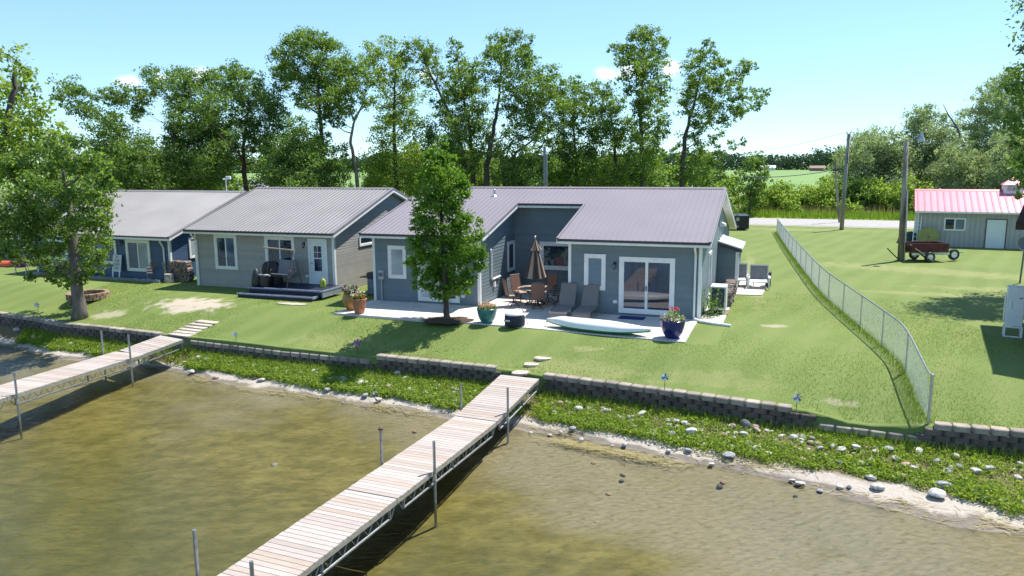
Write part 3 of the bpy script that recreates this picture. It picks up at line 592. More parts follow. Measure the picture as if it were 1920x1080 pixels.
L_SIL = leafmat('willow_leaves', (0.143, 0.204, 0.099), (0.396, 0.462, 0.286), .45); L_BRI = leafmat('linden_leaves', (.065, .15, .014), (.21, .36, .04), .52); L_SHR = leafmat('shrub_leaves', (0.098, 0.182, 0.033), (0.312, 0.429, 0.098), .55)
# ------------------------------------------------------------------ paving
def poly_slab(name, pts, z0, z1, mt, par=None, bevel=0):
    f = MB(); f.prism([(x, y, z0) for x, y in pts], (0, 0, z1-z0)); return f.build(name, mt, par, bevel=bevel)
def slabmat():
    mm, N, L = nt('stamped_patio'); o = N('ShaderNodeOutputMaterial'); b = N('ShaderNodeBsdfPrincipled'); L(b.outputs[0], o.inputs[0]); b.inputs['Roughness'].default_value = .85
    tc = N('ShaderNodeTexCoord'); mp = N('ShaderNodeMapping'); mp.inputs['Rotation'].default_value = (0, 0, -AZM+pi/2); L(tc.outputs['Object'], mp.inputs[0])
    br = N('ShaderNodeTexBrick'); br.inputs['Scale'].default_value = 1; br.inputs['Brick Width'].default_value = .9; br.inputs['Row Height'].default_value = .16; br.inputs['Mortar Size'].default_value = .008
    br.inputs['Color1'].default_value = rgb((.70, .64, .59)); br.inputs['Color2'].default_value = rgb((.63, .57, .52)); br.inputs['Mortar'].default_value = rgb((.40, .35, .31)); L(mp.outputs[0], br.inputs[0])
    nz = N('ShaderNodeTexNoise'); nz.inputs['Scale'].default_value = 1.3; nz.inputs['Detail'].default_value = 6; L(tc.outputs['Object'], nz.inputs[0])
    mx = N('ShaderNodeMixRGB', blend_type='MULTIPLY'); mx.inputs[0].default_value = .5; L(br.outputs[0], mx.inputs[1]); r = ramp(N, [(.3, (.72, .68, .66)), (.7, (1, 1, 1))]); L(nz.outputs[0], r.inputs[0]); L(r.outputs[0], mx.inputs[2]); L(mx.outputs[0], b.inputs['Base Color']); return mm
P_ = [(-.1, -.03), (-.1, -3.25), (4.1, -3.35), (6.0, -3.3), (14.22, -4.0), (14.25, -.45), (W-.1, -.03), (b+.05, -.03), (b+.05, cc-.03), (a+.03, cc-.03), (a+.03, -.03)]
o = poly_slab('patio', [(LM(x, y).x, LM(x, y).y) for x, y in P_], -.25, .03, slabmat()); o['kind'] = 'structure'
mul = mat('bark_mulch', (.085, .05, .03), .95, .5, 14, .8)
f = MB(); tp = LM(5.0, -3.15); vs_ = [(tp.x+1.0*math.cos(k*pi/12)*(1+.15*math.sin(k*2.3)), tp.y+.7*math.sin(k*pi/12)*(1+.15*math.cos(k*1.7)), .036) for k in range(24)]
f.add(vs_+[(tp.x, tp.y, .1)], [(k, (k+1) % 24, 24) for k in range(24)]); o = f.build('mulch_bed', mul); o['kind'] = 'structure'
o = poly_slab('side_paving', [(LM(x, y).x, LM(x, y).y) for x, y in ((14.31, -.35), (15.2, -.35), (15.25, 7.6), (14.31, 7.6))], -.1, .025, concrete); o['kind'] = 'structure'
o = poly_slab('small_patio', [(LM(x, y).x, LM(x, y).y) for x, y in ((15.25, 6.3), (16.4, 6.45), (16.75, 11.4), (15.25, 11.4))], -.1, .04, concrete); o['kind'] = 'structure'
def flat_stone(nm, label, cat, group, p, sx, sy, rz, mt, seed, n=9, h=.04):
    rr = random.Random(seed); f = MB(); f.prism([(sx*math.cos(2*pi*k/n)*rr.uniform(.85, 1.1), sy*math.sin(2*pi*k/n)*rr.uniform(.85, 1.1), -.03) for k in range(n)], (0, 0, .03+h))
    o = f.build(nm, mt); o.location = p; o.rotation_euler = (0, 0, rz); tag(o, label, cat, group); return o
stone_m = mat('flag_stone', (.50, .42, .34), .9, .25, 3, .4)
for i, (u, v, lb) in enumerate(((1018, 672, 'pale stepping stone in the grass nearest the house'), (997, 683.5, 'pale stepping stone in the grass, middle of three'), (975, 699.5, 'pale stepping stone in the grass beside the dock end'))):
    flat_stone('stepping_stone', lb, 'stepping stone', 'stepping stones to the middle dock', G(u, v), .30, .24, .3*i, stone_m, i, h=.035)
for i in range(6):
    k = i/5; p = G(390-50*k, 603.5+24*k)
    f = MB(); f.box(-.55, .55, -.225, .225, -.03, .03); o = f.build('paving_slab', stone_m, bevel=.008); o.location = p; o.rotation_euler = (0, 0, -.42+.05*math.sin(i*2)); tag(o, 'pale paving slab in the short path to the left dock', 'paving slab', 'path slabs to the left dock')
# ------------------------------------------------------------------ retaining walls
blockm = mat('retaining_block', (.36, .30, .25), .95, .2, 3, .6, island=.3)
blockd = mat('shade_toned_block', (.125, .098, .085), .95, .25, 3, .6, island=.25); CUM = [0]; PX = [];  # lower courses: same block, with the face shade put into its colour
for i in range(4000): PX.append(-62+i*.024)
PTS = [Vector((x, wy(x), 0)) for x in PX]
for i in range(1, len(PTS)): CUM.append(CUM[-1]+(PTS[i]-PTS[i-1]).length)
def arc(x): return float(np.interp(x, PX, CUM))
def onarc(s):
    x = float(np.interp(s, CUM, PX)); p = Vector((x, wy(x), 0)); x2 = float(np.interp(s+.2, CUM, PX)); x1 = float(np.interp(s-.2, CUM, PX)); d = Vector((x2-x1, wy(x2)-wy(x1), 0)).normalized(); return p, d
def block(mb, s, z, L=.42, h=.155, dep=.30, back=0., jit=.012):
    p, d = onarc(s); n = Vector((-d.y, d.x, 0)); rr = random.uniform
    p = p+n*(back+rr(-jit, jit)); an = rr(-.03, .03); d = Vector((d.x*math.cos(an)-d.y*math.sin(an), d.x*math.sin(an)+d.y*math.cos(an), 0)); n = Vector((-d.y, d.x, 0))
    l = L/2-.006; z += rr(-.004, .006)
    pts = [(-l, .075), (-l*.68, 0), (l*.68, 0), (l, .075), (l*.82, dep), (-l*.82, dep)]
    c = [p+d*x+n*y+Vector((0, 0, z)) for x, y in pts]
    e = .022
    top = [p+d*x*(1-e*2.2)+n*(y+(e if y < .1 else -e))+Vector((0, 0, z+h)) for x, y in pts]; mid = [q+Vector((0, 0, h-e)) for q in c]
    k = 6; mb.add(c+mid+top, [(5, 4, 3, 2, 1, 0), tuple(range(12, 18))]+[(i, (i+1) % k, k+(i+1) % k, k+i) for i in range(k)]+[(k+i, k+(i+1) % k, 2*k+(i+1) % k, 2*k+i) for i in range(k)])
def rwall(label, x0, x1, ztop, step_l=0, step_r=0, rows=4, L=.42, nm='retaining_wall'):
    s0, s1 = arc(x0), arc(x1); p, _ = onarc((s0+s1)/2); t_ = thing(nm, label, 'wall', (0, 0, 0)); lo = MB(); cp = MB()
    n = int((s1-s0)/L)
    for r_ in range(rows):
        z = ztop-.155*(r_+1); off = (L/2)*(r_ % 2); a_ = s0+(step_l*L*max(0, 1-r_) if step_l else 0); b_ = s1-(step_r*L*max(0, step_r-r_) if step_r else 0)
        s = a_+L/2+off-(L if off else 0)*0
        while s < b_-L*.3:
            block(cp if r_ == 0 else lo, s, z, L, back=0 if r_ == 0 else -.005-.012*r_*0); s += L
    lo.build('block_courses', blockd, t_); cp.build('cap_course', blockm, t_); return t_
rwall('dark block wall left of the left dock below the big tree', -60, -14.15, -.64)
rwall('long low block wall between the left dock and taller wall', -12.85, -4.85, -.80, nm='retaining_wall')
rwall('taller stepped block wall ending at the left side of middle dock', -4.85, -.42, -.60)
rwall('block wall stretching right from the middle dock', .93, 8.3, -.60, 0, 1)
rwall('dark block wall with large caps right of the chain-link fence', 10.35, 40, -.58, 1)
t_ = thing('low_edging', 'low sunken double row of edging blocks between the two right walls', 'edging'); f = MB(); s = arc(8.25)+.2
while s < arc(10.4): block(f, s, -1.12, .42); s += .42
f.build('front_row', blockm, t_); f = MB(); s = arc(8.75)
while s < arc(10.2): block(f, s, -1.03, .5, .12, .14, .45); s += .5
f.build('back_row', blockm, t_)
# ------------------------------------------------------------------ docks
def boardmat():
    mm, N, L = nt('dock_boards'); o = N('ShaderNodeOutputMaterial'); b_ = N('ShaderNodeBsdfPrincipled'); L(b_.outputs[0], o.inputs[0]); b_.inputs['Roughness'].default_value = .85; b_.inputs['Specular IOR Level'].default_value = .2
    g = N('ShaderNodeNewGeometry'); r = ramp(N, [(0, (.39, .335, .30)), (.35, (.46, .405, .37)), (.75, (.50, .45, .415)), (.9, (.44, .37, .32)), (1, (.40, .32, .26))]); L(g.outputs['Random Per Island'], r.inputs[0])
    tc = N('ShaderNodeTexCoord'); mp = N('ShaderNodeMapping'); mp.inputs['Scale'].default_value = (2, 30, 10); L(tc.outputs['Object'], mp.inputs[0]); nz = N('ShaderNodeTexNoise'); nz.inputs['Scale'].default_value = 1.5; nz.inputs['Detail'].default_value = 6; L(mp.outputs[0], nz.inputs[0])
    r2 = ramp(N, [(.3, (.72, .68, .64)), (.65, (1, 1, 1))]); L(nz.outputs[0], r2.inputs[0]); mx = N('ShaderNodeMixRGB', blend_type='MULTIPLY'); mx.inputs[0].default_value = .75; L(r.outputs[0], mx.inputs[1]); L(r2.outputs[0], mx.inputs[2]); L(mx.outputs[0], b_.inputs['Base Color']); return mm
bm_ = boardmat()
def dock_section(par, p0, p1, w0, w1, label=None, bw=.135, truss=True, z_drop=.30):
    """one span: children deck, side_rail x2, truss x2; p0 landward end, p1 lakeward end (deck top)"""
    p0, p1 = Vector(p0), Vector(p1); d = p1-p0; Ls = d.length; d.normalize(); x = Vector((d.y, -d.x, 0)).normalized(); upv = x.cross(d); upv = upv if upv.z > 0 else -upv
    f = MB(); n = int(Ls/(bw+.01)); st = Ls/n
    for i in range(n):
        k = (i+.5)/n; w_ = w0+(w1-w0)*k
        f.rbox(p0+d*(st*(i+.5))-upv*.019, (w_+random.uniform(-.015, .015), bw, .036), x, d, upv)
    o = f.build('deck', bm_, par)
    for s_ in (-1, 1):
        e0 = p0+x*s_*(w0/2-.02)-upv*.038; e1 = p1+x*s_*(w1/2-.02)-upv*.038
        f = MB(); f.bar(e0-upv*.045, e1-upv*.045, .035, .09); f.build('side_rail', alu, par)
        if truss:
            f = MB(); g0, g1 = e0-upv*z_drop, e1-upv*z_drop; f.tube([g0+d*.25, g1-d*.25], .028, 8)
            m = max(4, int(Ls/.42)); 
            for i in range(m):
                q0 = e0+(e1-e0)*((i+.15)/m)-upv*.09; q1 = e0+(e1-e0)*((i+.85)/m)-upv*.09; qm = g0+(g1-g0)*((i+.5)/m)
                f.tube([q0, qm], .011, 5); f.tube([qm, q1], .011, 5)
            for i in (0, m//2, m): 
                k = min(max(i/m, .05), .95); f.bar(e0+(e1-e0)*k-upv*.09, g0+(g1-g0)*k, .05, .05)
            f.build('truss', mat('truss_steel', (.24, .25, .26), .4, .15, 8, 0, .7), par)
    f = MB()
    for i in range(int(Ls/1.2)+1):
        q = p0+d*min(Ls-.05, .05+i*1.2); f.bar(q-x*(w0/2-.06)-upv*.075, q+x*(w0/2-.06)-upv*.075, .04, .06)
    f.build('cross_brace', alu, par)
def dock_post(par, p, top, r_=.034, plate=True, cap=None):
    zb = terr(p[0], p[1])-.03; f = MB(); f.tube([(p[0], p[1], zb), (p[0], p[1], top)], r_, 10); o = f.build('post', mat('steel_pipe', (.36, .38, .40), .4, .2, 6, 0, .8), par, smooth=True)
    f = MB(); f.lathe([(r_+.012, -1.2), (r_+.012, -1.06)], 8, (p[0], p[1], 0)); f.build('sleeve', alu, o)
    if plate: f = MB(); f.lathe([(.17, zb+.04), (.17, zb+.055), (.03, zb+.06)], 16, (p[0], p[1], 0)); f.build('foot_plate', mat('rusty_iron', (.13, .06, .03), .9, .3, 8), o)
    if cap: f = MB(); f.lathe([(.062, top-.02), (.062, top+.02), (.02, top+.05)], 12, (p[0], p[1], 0)); f.build('cap', mat('brown_cap', (.10, .05, .04), .7), o)
dm = thing('wooden_dock', 'long bleached wooden dock on a steel truss crossing the foreground', 'dock')
P0 = Vector((.23, 23.30, -.66)); D_ = Vector((-.386, -.9225, 0)); X_ = Vector((.9225, -.386, 0))
def dp(s, o=0, z=-1.0): q = P0+D_*s+X_*o; return Vector((q.x, q.y, z))
dock_section(dm, P0, dp(3.28, 0, -.99), 1.32, 1.29); dock_section(dm, dp(3.3), dp(8.53), 1.29, 1.29); dock_section(dm, dp(8.56, 0, -1.0), dp(14.2), 1.30, 1.30)
for s_, o_, tp_, pl, cp_ in ((2.66, .71, -.2, True, None), (2.76, -.71, -.2, True, None), (7.0, .71, -.25, False, None), (7.0, -.71, -.15, False, True), (13.0, .72, -.12, False, None), (12.6, -.85, -.08, False, None)):
    q = dp(s_, o_); dock_post(dm, (q.x, q.y), tp_, plate=pl, cap=cp_)
dl = thing('wooden_dock', 'narrow bleached wooden dock on truss at the left edge', 'dock')
Q0 = Vector((-13.5, 29.25, -.66)); Q1 = Vector((-14.42, 27.75, -.9)); e_ = Vector((-.31, -.951, 0)); Q2 = Q1+e_*5.5; Q3 = Q2+e_*6
dock_section(dl, Q0, Q1, 1.45, 1.4); dock_section(dl, Q1+e_*.02, Q2, 1.4, 1.4); dock_section(dl, Q2+e_*.02, Q3, 1.4, 1.4)
x_ = Vector((.951, -.31, 0))
for s_, o_, tp_ in ((.75, .76, .0), (.5, -.76, .0), (5.25, .77, -.2)):
    q = Q1+e_*s_+x_*o_; dock_post(dl, (q.x, q.y), tp_, plate=False)
# ------------------------------------------------------------------ chain-link fence
FB = [(10.78, 18.78), (11.58, 21.6), (12.2, 24.3), (13.2, 29.2), (14.4, 34.7), (16.9, 43.9), (19.67, 53.8), (23.2, 66.0)]
def fence_pt(s):
    return Vector((float(np.interp(s, FC, [p[0] for p in FS])), float(np.interp(s, FC, [p[1] for p in FS])), 0))
def spline(pts, n=14):
    out = []; pts = [Vector((p[0], p[1], 0)) for p in pts]
    for i in range(len(pts)-1):
        p0, p1, p2, p3 = pts[max(0, i-1)], pts[i], pts[i+1], pts[min(len(pts)-1, i+2)]
        for k in range(n):
            t = k/n; out.append(.5*((2*p1)+(p2-p0)*t+(2*p0-5*p1+4*p2-p3)*t*t+(3*p1-p0-3*p2+p3)*t**3))
    out.append(pts[-1]); return [(p.x, p.y) for p in out]
FS = spline(FB); FC = [0]
for i in range(1, len(FS)): FC.append(FC[-1]+math.hypot(FS[i][0]-FS[i-1][0], FS[i][1]-FS[i-1][1]))
FL = FC[-1]; FH = 1.2
fn = thing('chain_link_fence', 'long curving galvanised chain-link fence across the lawn', 'fence')
def fz(p): return -.66*(1-smooth(min(1, tt(p.x, p.y)/4.2)))
n = int(FL/2.75)
for i in range(n+1):
    p = fence_pt(FL*i/n); z = fz(p); f = MB(); rr = .04 if i in (0, n) else .026; f.tube([(p.x, p.y, z-.1), (p.x, p.y, z+FH+(.05 if i == 0 else -.02))], rr, 8); o = f.build('post', galv, fn, smooth=True)
    if i == 0: f = MB(); f.lathe([(.045, 0), (.045, .03), (.01, .06)], 10, (p.x, p.y, z+FH+.04)); f.build('cap', galv, o)
f = MB(); f.tube([(fence_pt(s).x, fence_pt(s).y, fz(fence_pt(s))+FH) for s in np.linspace(0, FL, 120)], .024, 8); f.build('top_rail', galv, fn, smooth=True)
V = []; sp_ = .075; s = -FH
while s < FL:
    for sg in (1, -1):
        q = []
        for k in (0, .5, 1):
            ss = s+FH*(k if sg > 0 else 1-k)
            p = fence_pt(min(max(ss, 0), FL)); q.append(Vector((p.x, p.y, fz(p)+.04+(FH-.05)*k)))
        if 0 <= s+FH*.5 <= FL:
            d = (fence_pt(min(FL, max(0, s)+.5))-fence_pt(max(0, s))); d = d.normalized() if d.length > 0 else Vector((0, 1, 0)); nn2 = Vector((-d.y, d.x, 0)); wv_ = .0026*sg
            for i in (0, 1):
                A, B = q[i], q[i+1]; e = Vector((0, 0, .0042))
                V.append([A-e, B-e, B+e, A+e]); V.append([A-nn2*.002, B-nn2*.002, B+nn2*.002, A+nn2*.002])
    s += sp_
quads('wire_mesh', np.array([[tuple(p) for p in q] for q in V]), mat('zinc_wire', (.80, .81, .82), .45, .08, 6, 0, .2), fn)
# ------------------------------------------------------------------ rocks
def rockmesh(seed, sub=2):
    bm = bmesh.new(); bmesh.ops.create_icosphere(bm, subdivisions=sub, radius=1); rr = random.Random(seed)
    pl = [Vector((rr.gauss(0, 1), rr.gauss(0, 1), rr.gauss(0, 1))).normalized() for _ in range(9)]; th = [rr.uniform(.62, .95) for _ in pl]
    for v in bm.verts:
        for n_, t_ in zip(pl, th):
            dd = v.co.dot(n_)
            if dd > t_: v.co -= n_*(dd-t_)*.85
        v.co *= 1+.05*math.sin(v.co.x*5+seed)*math.cos(v.co.y*4)
        v.co.z *= .58
    me = bpy.data.meshes.new('rock'); bm.to_mesh(me); bm.free(); me.shade_smooth(); 
    try: me.set_sharp_from_angle(angle=math.radians(38))
    except Exception: pass
    return me
RM = {}
for nm, c, c2 in (('pale', (.56, .53, .49), (.33, .305, .28)), ('grey', (.36, .36, .37), (.20, .20, .21)), ('pink', (.44, .30, .26), (.29, .2, .175)), ('dark', (.15, .15, .165), (.07, .07, .08))):
    RM[nm] = mat('rock_'+nm, c, .9, .2, 2.5, .5, c2=c2)
RMESH = {}
def rock(p, r, kind, label, group, sink=.3, nm='rock', sq=(1, 1, 1)):
    sd = random.randrange(5); k = (sd, kind)
    if k not in RMESH:
        me = rockmesh(sd); me.materials.append(RM[kind]); RMESH[k] = me
    o = bpy.data.objects.new(nm, RMESH[k]); COL.objects.link(o); o.scale = (r*sq[0], r*random.uniform(.65, .95)*sq[1], r*random.uniform(.75, 1)*sq[2]); o.rotation_euler = (random.uniform(-.25, .25), random.uniform(-.25, .25), random.uniform(0, 6.28))
    o.location = p+Vector((0, 0, o.scale.z*.7*(1-2*sink)+0)); tag(o, label, 'rock', group); return o
# singled-out rocks: u, v, radius, kind, label
for u, v, r_, kd, lb in (
    (1090, 828, .13, 'pale', 'smooth white stone alone on the sand right of the middle dock'), (1074, 808, .14, 'grey', 'grey stone at the edge of the greenery right of the middle dock'), (1051, 812, .09, 'pale', 'small white stone beside the grey one near the middle dock'),
    (1031, 818, .08, 'pale', 'small flat stone on sand left of the smooth white stone'), (995, 814, .08, 'pale', 'flat pale pebble on the sand nearest the middle dock'), (1171, 837, .11, 'pale', 'upright pale stone on sand above the reed debris'), (1148, 838, .08, 'pale', 'low pale stone left of the upright one above reed debris'),
    (1296, 816, .24, 'pale', 'largest white boulder in the greenery below the right wall'), (1314, 829, .12, 'grey', 'grey-blue stone just below the largest white boulder'), (1397, 803, .24, 'dark', 'dark grey boulder against the right block wall'), (1416, 804, .15, 'pink', 'pinkish stone leaning beside the dark grey boulder'), (1372, 803, .14, 'grey', 'grey stone left of the dark boulder under the wall'),
    (1366, 859, .20, 'grey', 'striped grey boulder at the sand edge of the greenery'), (1290, 848, .13, 'grey', 'rounded grey stone on sand left of striped boulder'), (1254, 848, .11, 'pale', 'white stone on the sand below the greenery centre right'), (1334, 874, .12, 'pale', 'flat white stone on the sand below the striped boulder'),
    (1500, 911, .15, 'pale', 'flat white stone with dark wet base at the waterline'), (1485, 904, .10, 'pale', 'small white stone left of the flat one at waterline'), (1537, 923, .10, 'grey', 'thin grey slab lying at the waterline'), (1491, 931, .11, 'dark', 'dark slate stone in the shallow water at right'), (1631, 901, .17, 'pale', 'upright white boulder at the lower edge of the greenery'), (1645, 920, .19, 'pale', 'broad white stone on the sand below the upright boulder'),
    (1575, 917, .11, 'pale', 'narrow white stone on sand with driftwood twigs'), (1592, 918, .10, 'dark', 'purplish dark stone on the sand near driftwood'), (1756, 933, .26, 'pale', 'largest cracked white boulder on the sand at far right'), (1766, 917, .22, 'grey', 'grey boulder tucked behind the largest cracked one'), (1713, 882, .16, 'pale', 'tall white stone in the greenery under the right end wall'), (1829, 890, .18, 'pale', 'mottled white boulder in the greenery near right edge'),
    (1852, 883, .16, 'pale', 'long flat white stone right of the mottled boulder'), (1775, 888, .14, 'grey', 'rounded grey stone between the two white boulders'), (1577, 847, .15, 'pale', 'round pale stone in greenery below the low edging'), (1605, 843, .17, 'pale', 'flat wide pale stone below the low edging'), (1576, 873, .15, 'dark', 'dark stone sunk in greenery below the low edging'), (1519, 833, .12, 'pink', 'rosy stone in the greenery left of the low edging'),
    (1150, 893, .0, 'pink', ''), (1113, 869, .12, 'pink', 'reddish brown stone lying in the shallow water by reed debris'), (1168, 891, .13, 'pink', 'left brown stone of a pair in shallow water'), (1165, 903, .12, 'dark', 'dark stone of the pair in shallow water'), (1356, 905, .13, 'pink', 'rusty stone of a touching pair in the water'), (1350, 913, .13, 'dark', 'blue-grey stone of a touching pair in the water'), (1141, 928, .12, 'pink', 'orange-brown stone under water right of the dock'),
    (1118, 980, .12, 'pink', 'brown stone under water near the bottom of the dock'), (777, 810, .13, 'pink', 'brown stone under water left of the middle dock'), (515, 873, .16, 'grey', 'grey stone under water in the left bay'),
    (490, 716, .18, 'pale', 'upright white stone on the sand between the docks'), (478, 712, .10, 'dark', 'dark stone beside the upright white stone'), (373, 674, .17, 'pale', 'white stone high in the greenery by the left dock'), (521, 672, .15, 'pale', 'white stone in greenery close under the long low wall'), (360, 700, .15, 'pale', 'flat grey-white stone on sand right of the left dock'), (405, 712, .15, 'pink', 'pinkish stone on the sand right of the left dock'),
    (614, 734, .16, 'grey', 'dark-sided stone at the lower edge of the middle greenery'), (685, 745, .17, 'grey', 'flat grey stone on sand left of the middle dock'), (703, 741, .14, 'grey', 'rounded grey stone beside the flat one on the sand'), (710, 753, .15, 'pale', 'flat pale stone under the rounded grey stone'), (853, 733, .15, 'grey', 'blue-grey stone in greenery beside the middle dock post'), (745, 704, .17, 'pale', 'white boulder in the greenery below the stepped wall'), (760, 712, .16, 'pale', 'second white boulder below the stepped wall, lower right'),
    (698, 702, .15, 'pink', 'tan boulder in the greenery under the step in the wall'), (641, 688, .16, 'grey', 'grey boulder against the right end of the low wall'), (90, 655, .22, 'pale', 'largest white boulder on the shore beside the left dock'), (64, 636, .20, 'pale', 'pale boulder in tree shade at the left shore'), (32, 622, .2, 'pale', 'pale stone half hidden in shaded plants at far left'), (166, 662, .16, 'grey', 'pale grey slab at the sand edge behind the left dock'), (155, 626, .15, 'pale', 'white stone under the wall behind the left dock'), (150, 643, .13, 'pale', 'white stone in the bright greenery behind the left dock')):
    if r_: rock(G(u, v), r_*(.7 if 'water' in lb and 'waterline' not in lb else .9), kd, lb, None, .4 if 'water' in lb and 'waterline' not in lb else .08, nm='boulder' if r_ > .19 else 'stone')
def scatter(x0, x1, n, tlo, thi, lab, grp, rs, kinds, nm='stone', sink=.3):
    for _ in range(n):
        x = random.uniform(x0, x1); tv = float(np.interp(x, TVX, TVY)); ts = float(np.interp(x, TSX, TSY)); lo, hi = tlo(tv, ts), thi(tv, ts)
        t_ = random.uniform(lo, hi); y = wy(x)-t_/CT; r_ = random.uniform(*rs)*random.choice((.7, .9, 1, 1.3)); rock(Vector((x, y, terr(x, y))), r_*.85, random.choice(kinds), lab, grp, sink, nm)
KP = ['pale']*5+['pink', 'grey']
scatter(1.2, 8.4, 140, lambda v, s: .35, lambda v, s: v-.1, 'small pale stone among plants between the middle dock and right wall end', 'small stones below the right wall', (.08, .14), KP, sink=.08)
scatter(8.4, 12.6, 44, lambda v, s: .25, lambda v, s: v-.1, 'pale stone among plants below the low edging and right end wall', 'small stones below the right end wall', (.10, .17), KP, sink=.16)
scatter(-6.5, -1.0, 66, lambda v, s: .4, lambda v, s: v-.05, 'small pale stone among plants left of the middle dock', 'small stones below the stepped wall', (.09, .15), KP, sink=.04)
scatter(-12.8, -6.5, 26, lambda v, s: .2, lambda v, s: v, 'small pale stone among plants right of the left dock', 'small stones below the long low wall', (.09, .15), KP, sink=.04)
scatter(-20, -14.6, 10, lambda v, s: .1, lambda v, s: v, 'small pale stone among plants left of the left dock', 'small stones below the left wall', (.09, .15), KP, sink=.04)
scatter(-12.5, 13, 46, lambda v, s: v, lambda v, s: s+.1, 'pebble on the sandy strip at the water edge', 'pebbles on the sand', (.02, .05), ['pale', 'pale', 'grey', 'pink'], 'pebble')
# ------------------------------------------------------------------ ground plants, tall grass, debris
plantm = leafmat('shore_plant_leaves', (.13, .215, .028), (.37, .46, .07), .5, .03)
def vnoise(x, y): return .5+.25*math.sin(x*1.3+.7*y)+.25*math.sin(x*2.9-1.9*y+1)*math.cos(y*2.2)
cents = []
while len(cents) < 7600:
    x = random.uniform(-22, 14); tv = float(np.interp(x, TVX, TVY)); t_ = random.uniform(.02, tv+.12+.15*vnoise(x*2, 3)); y = wy(x)-t_/CT
    if abs((Vector((x, y, 0))-P0).to_2d().dot(X_.to_2d())) < .75 and x > -3 and x < 1.5: 
        if random.random() < .85: continue
    if x < -12.6 and x > -14.9 and random.random() < .9: continue
    edge = t_/tv
    if x > 1 and edge < .66 and random.random() < .42+.35*vnoise(x*1.7, y*1.7): continue
    if x < 1 and vnoise(x*2.1, y*2.5) < .3 and random.random() < .5: continue
    cents.append((x, y, terr(x, y), .55+.6*edge+.3*vnoise(x, y)))
random.shuffle(cents); cents = np.array(cents); n = 22
rep = np.repeat(cents, n, 0); ang = rng.uniform(0, 2*pi, len(rep)); rad = np.sqrt(rng.uniform(0, 1, len(rep)))*.15; hh = rng.uniform(.01, .17, len(rep))*rep[:, 3]*(1-.35*(rad/.15)**2)
P = np.stack([rep[:, 0]+rad*np.cos(ang), rep[:, 1]+rad*np.sin(ang), rep[:, 2]+hh], 1)
o = quads('ground_plants', np.concatenate([leaves(P[:len(P)*2//3], .052, .55, .6), leaves(P[len(P)*2//3:], .09, .5, .35)]), plantm); tag(o, 'dense low bright green leafy plants on the bank below the walls', 'ground cover', kind='stuff')
def blades(name, P, h, wd, mt, lean=.35):
    n = len(P); an = rng.uniform(0, 2*pi, n); d = np.stack([np.cos(an), np.sin(an), np.zeros(n)], 1); h = h*rng.uniform(.5, 1.2, n)[:, None]; a2 = rng.uniform(0, 2*pi, n); ld = np.stack([np.cos(a2), np.sin(a2), np.zeros(n)], 1)
    tip = P+ld*h*lean*rng.uniform(.2, 1.3, n)[:, None]+np.array([0, 0, 1])*h
    return quads(name, np.stack([P-d*wd, P+d*wd, tip], 1), mt, None, 3)
grassm = leafmat('tall_grass', (.10, .18, .022), (.25, .35, .055), .5, .03); lawnm = leafmat('lawn_blades', (.12, .195, .03), (.28, .345, .085), .45, .03)
def bladepts(n, fx):
    out = []
    while len(out) < n:
        p = fx()
        if p: out.append((p[0], p[1], terr(p[0], p[1])-.01))
    return np.array(out)
def fpt():
    s = random.uniform(0, FL); p = fence_pt(s); q = fence_pt(min(FL, s+.3)); d = (q-p).normalized() if (q-p).length > 0 else Vector((0, 1, 0)); nn2 = Vector((-d.y, d.x, 0)); k = abs(random.gauss(0, .16)) * (1 if random.random() < .65 else -.5); p = p+nn2*k; return p.x, p.y
o = blades('fence_grass', bladepts(6500, fpt), .17, .009, grassm); tag(o, 'uncut grass tufts growing along the foot of chain-link fence', 'grass', kind='stuff')
def wpt():
    x = random.uniform(-22, 13.5); t_ = abs(random.gauss(0, .22))+.02; 
    if -.5 < x < .95: return None
    return x, wy(x)-t_/CT
o = blades('wall_grass', bladepts(9000, wpt), .3, .007, grassm, .5); tag(o, 'loose tall grass growing at the foot of block walls', 'grass', kind='stuff')
def strip_pt():
    x = random.uniform(-21, 13.5); tv = float(np.interp(x, TVX, TVY))
    if -.5 < x < .95 or -14.9 < x < -12.7: return None
    if vnoise(x*1.3, 4) < .35: return None
    return x, wy(x)-random.uniform(.05, 1)*tv/CT
o = blades('bank_weeds', bladepts(9000, strip_pt), .26, .006, leafmat('weed_stems', (.16, .21, .05), (.42, .44, .16), .45), .6); tag(o, 'thin pale weed stalks standing among the low bank plants', 'weeds', kind='stuff')
def lawnpt():
    x = random.uniform(-21, 17); t_ = .34+random.random()**1.35*15; y = wy(x)+t_/CT
    u_ = (x+6.1774)*math.cos(AZM)+(y-33.5715)*math.sin(AZM); v_ = -(x+6.1774)*math.sin(AZM)+(y-33.5715)*math.cos(AZM)
    if -.2 < u_ < 15.3 and v_ > -4.05 and v_ > -3.25-.06*u_: return None
    if 15 < u_ < 17 and v_ > 6: return None
    for sx, sy, r_ in ((d0.x, d0.y, 1.5), (d1.x, d1.y, .7)):
        if math.hypot((x-sx)/1.7, y-sy) < r_*.75: return None
    return x, y
o = blades('lawn_blades', bladepts(130000, lawnpt), .05, .008, lawnm, .9); tag(o, 'short mown grass blades of the front lawn', 'grass', kind='stuff')
reedm = leafmat('dry_reeds', (.28, .22, .08), (.46, .40, .2), .2)
V = []
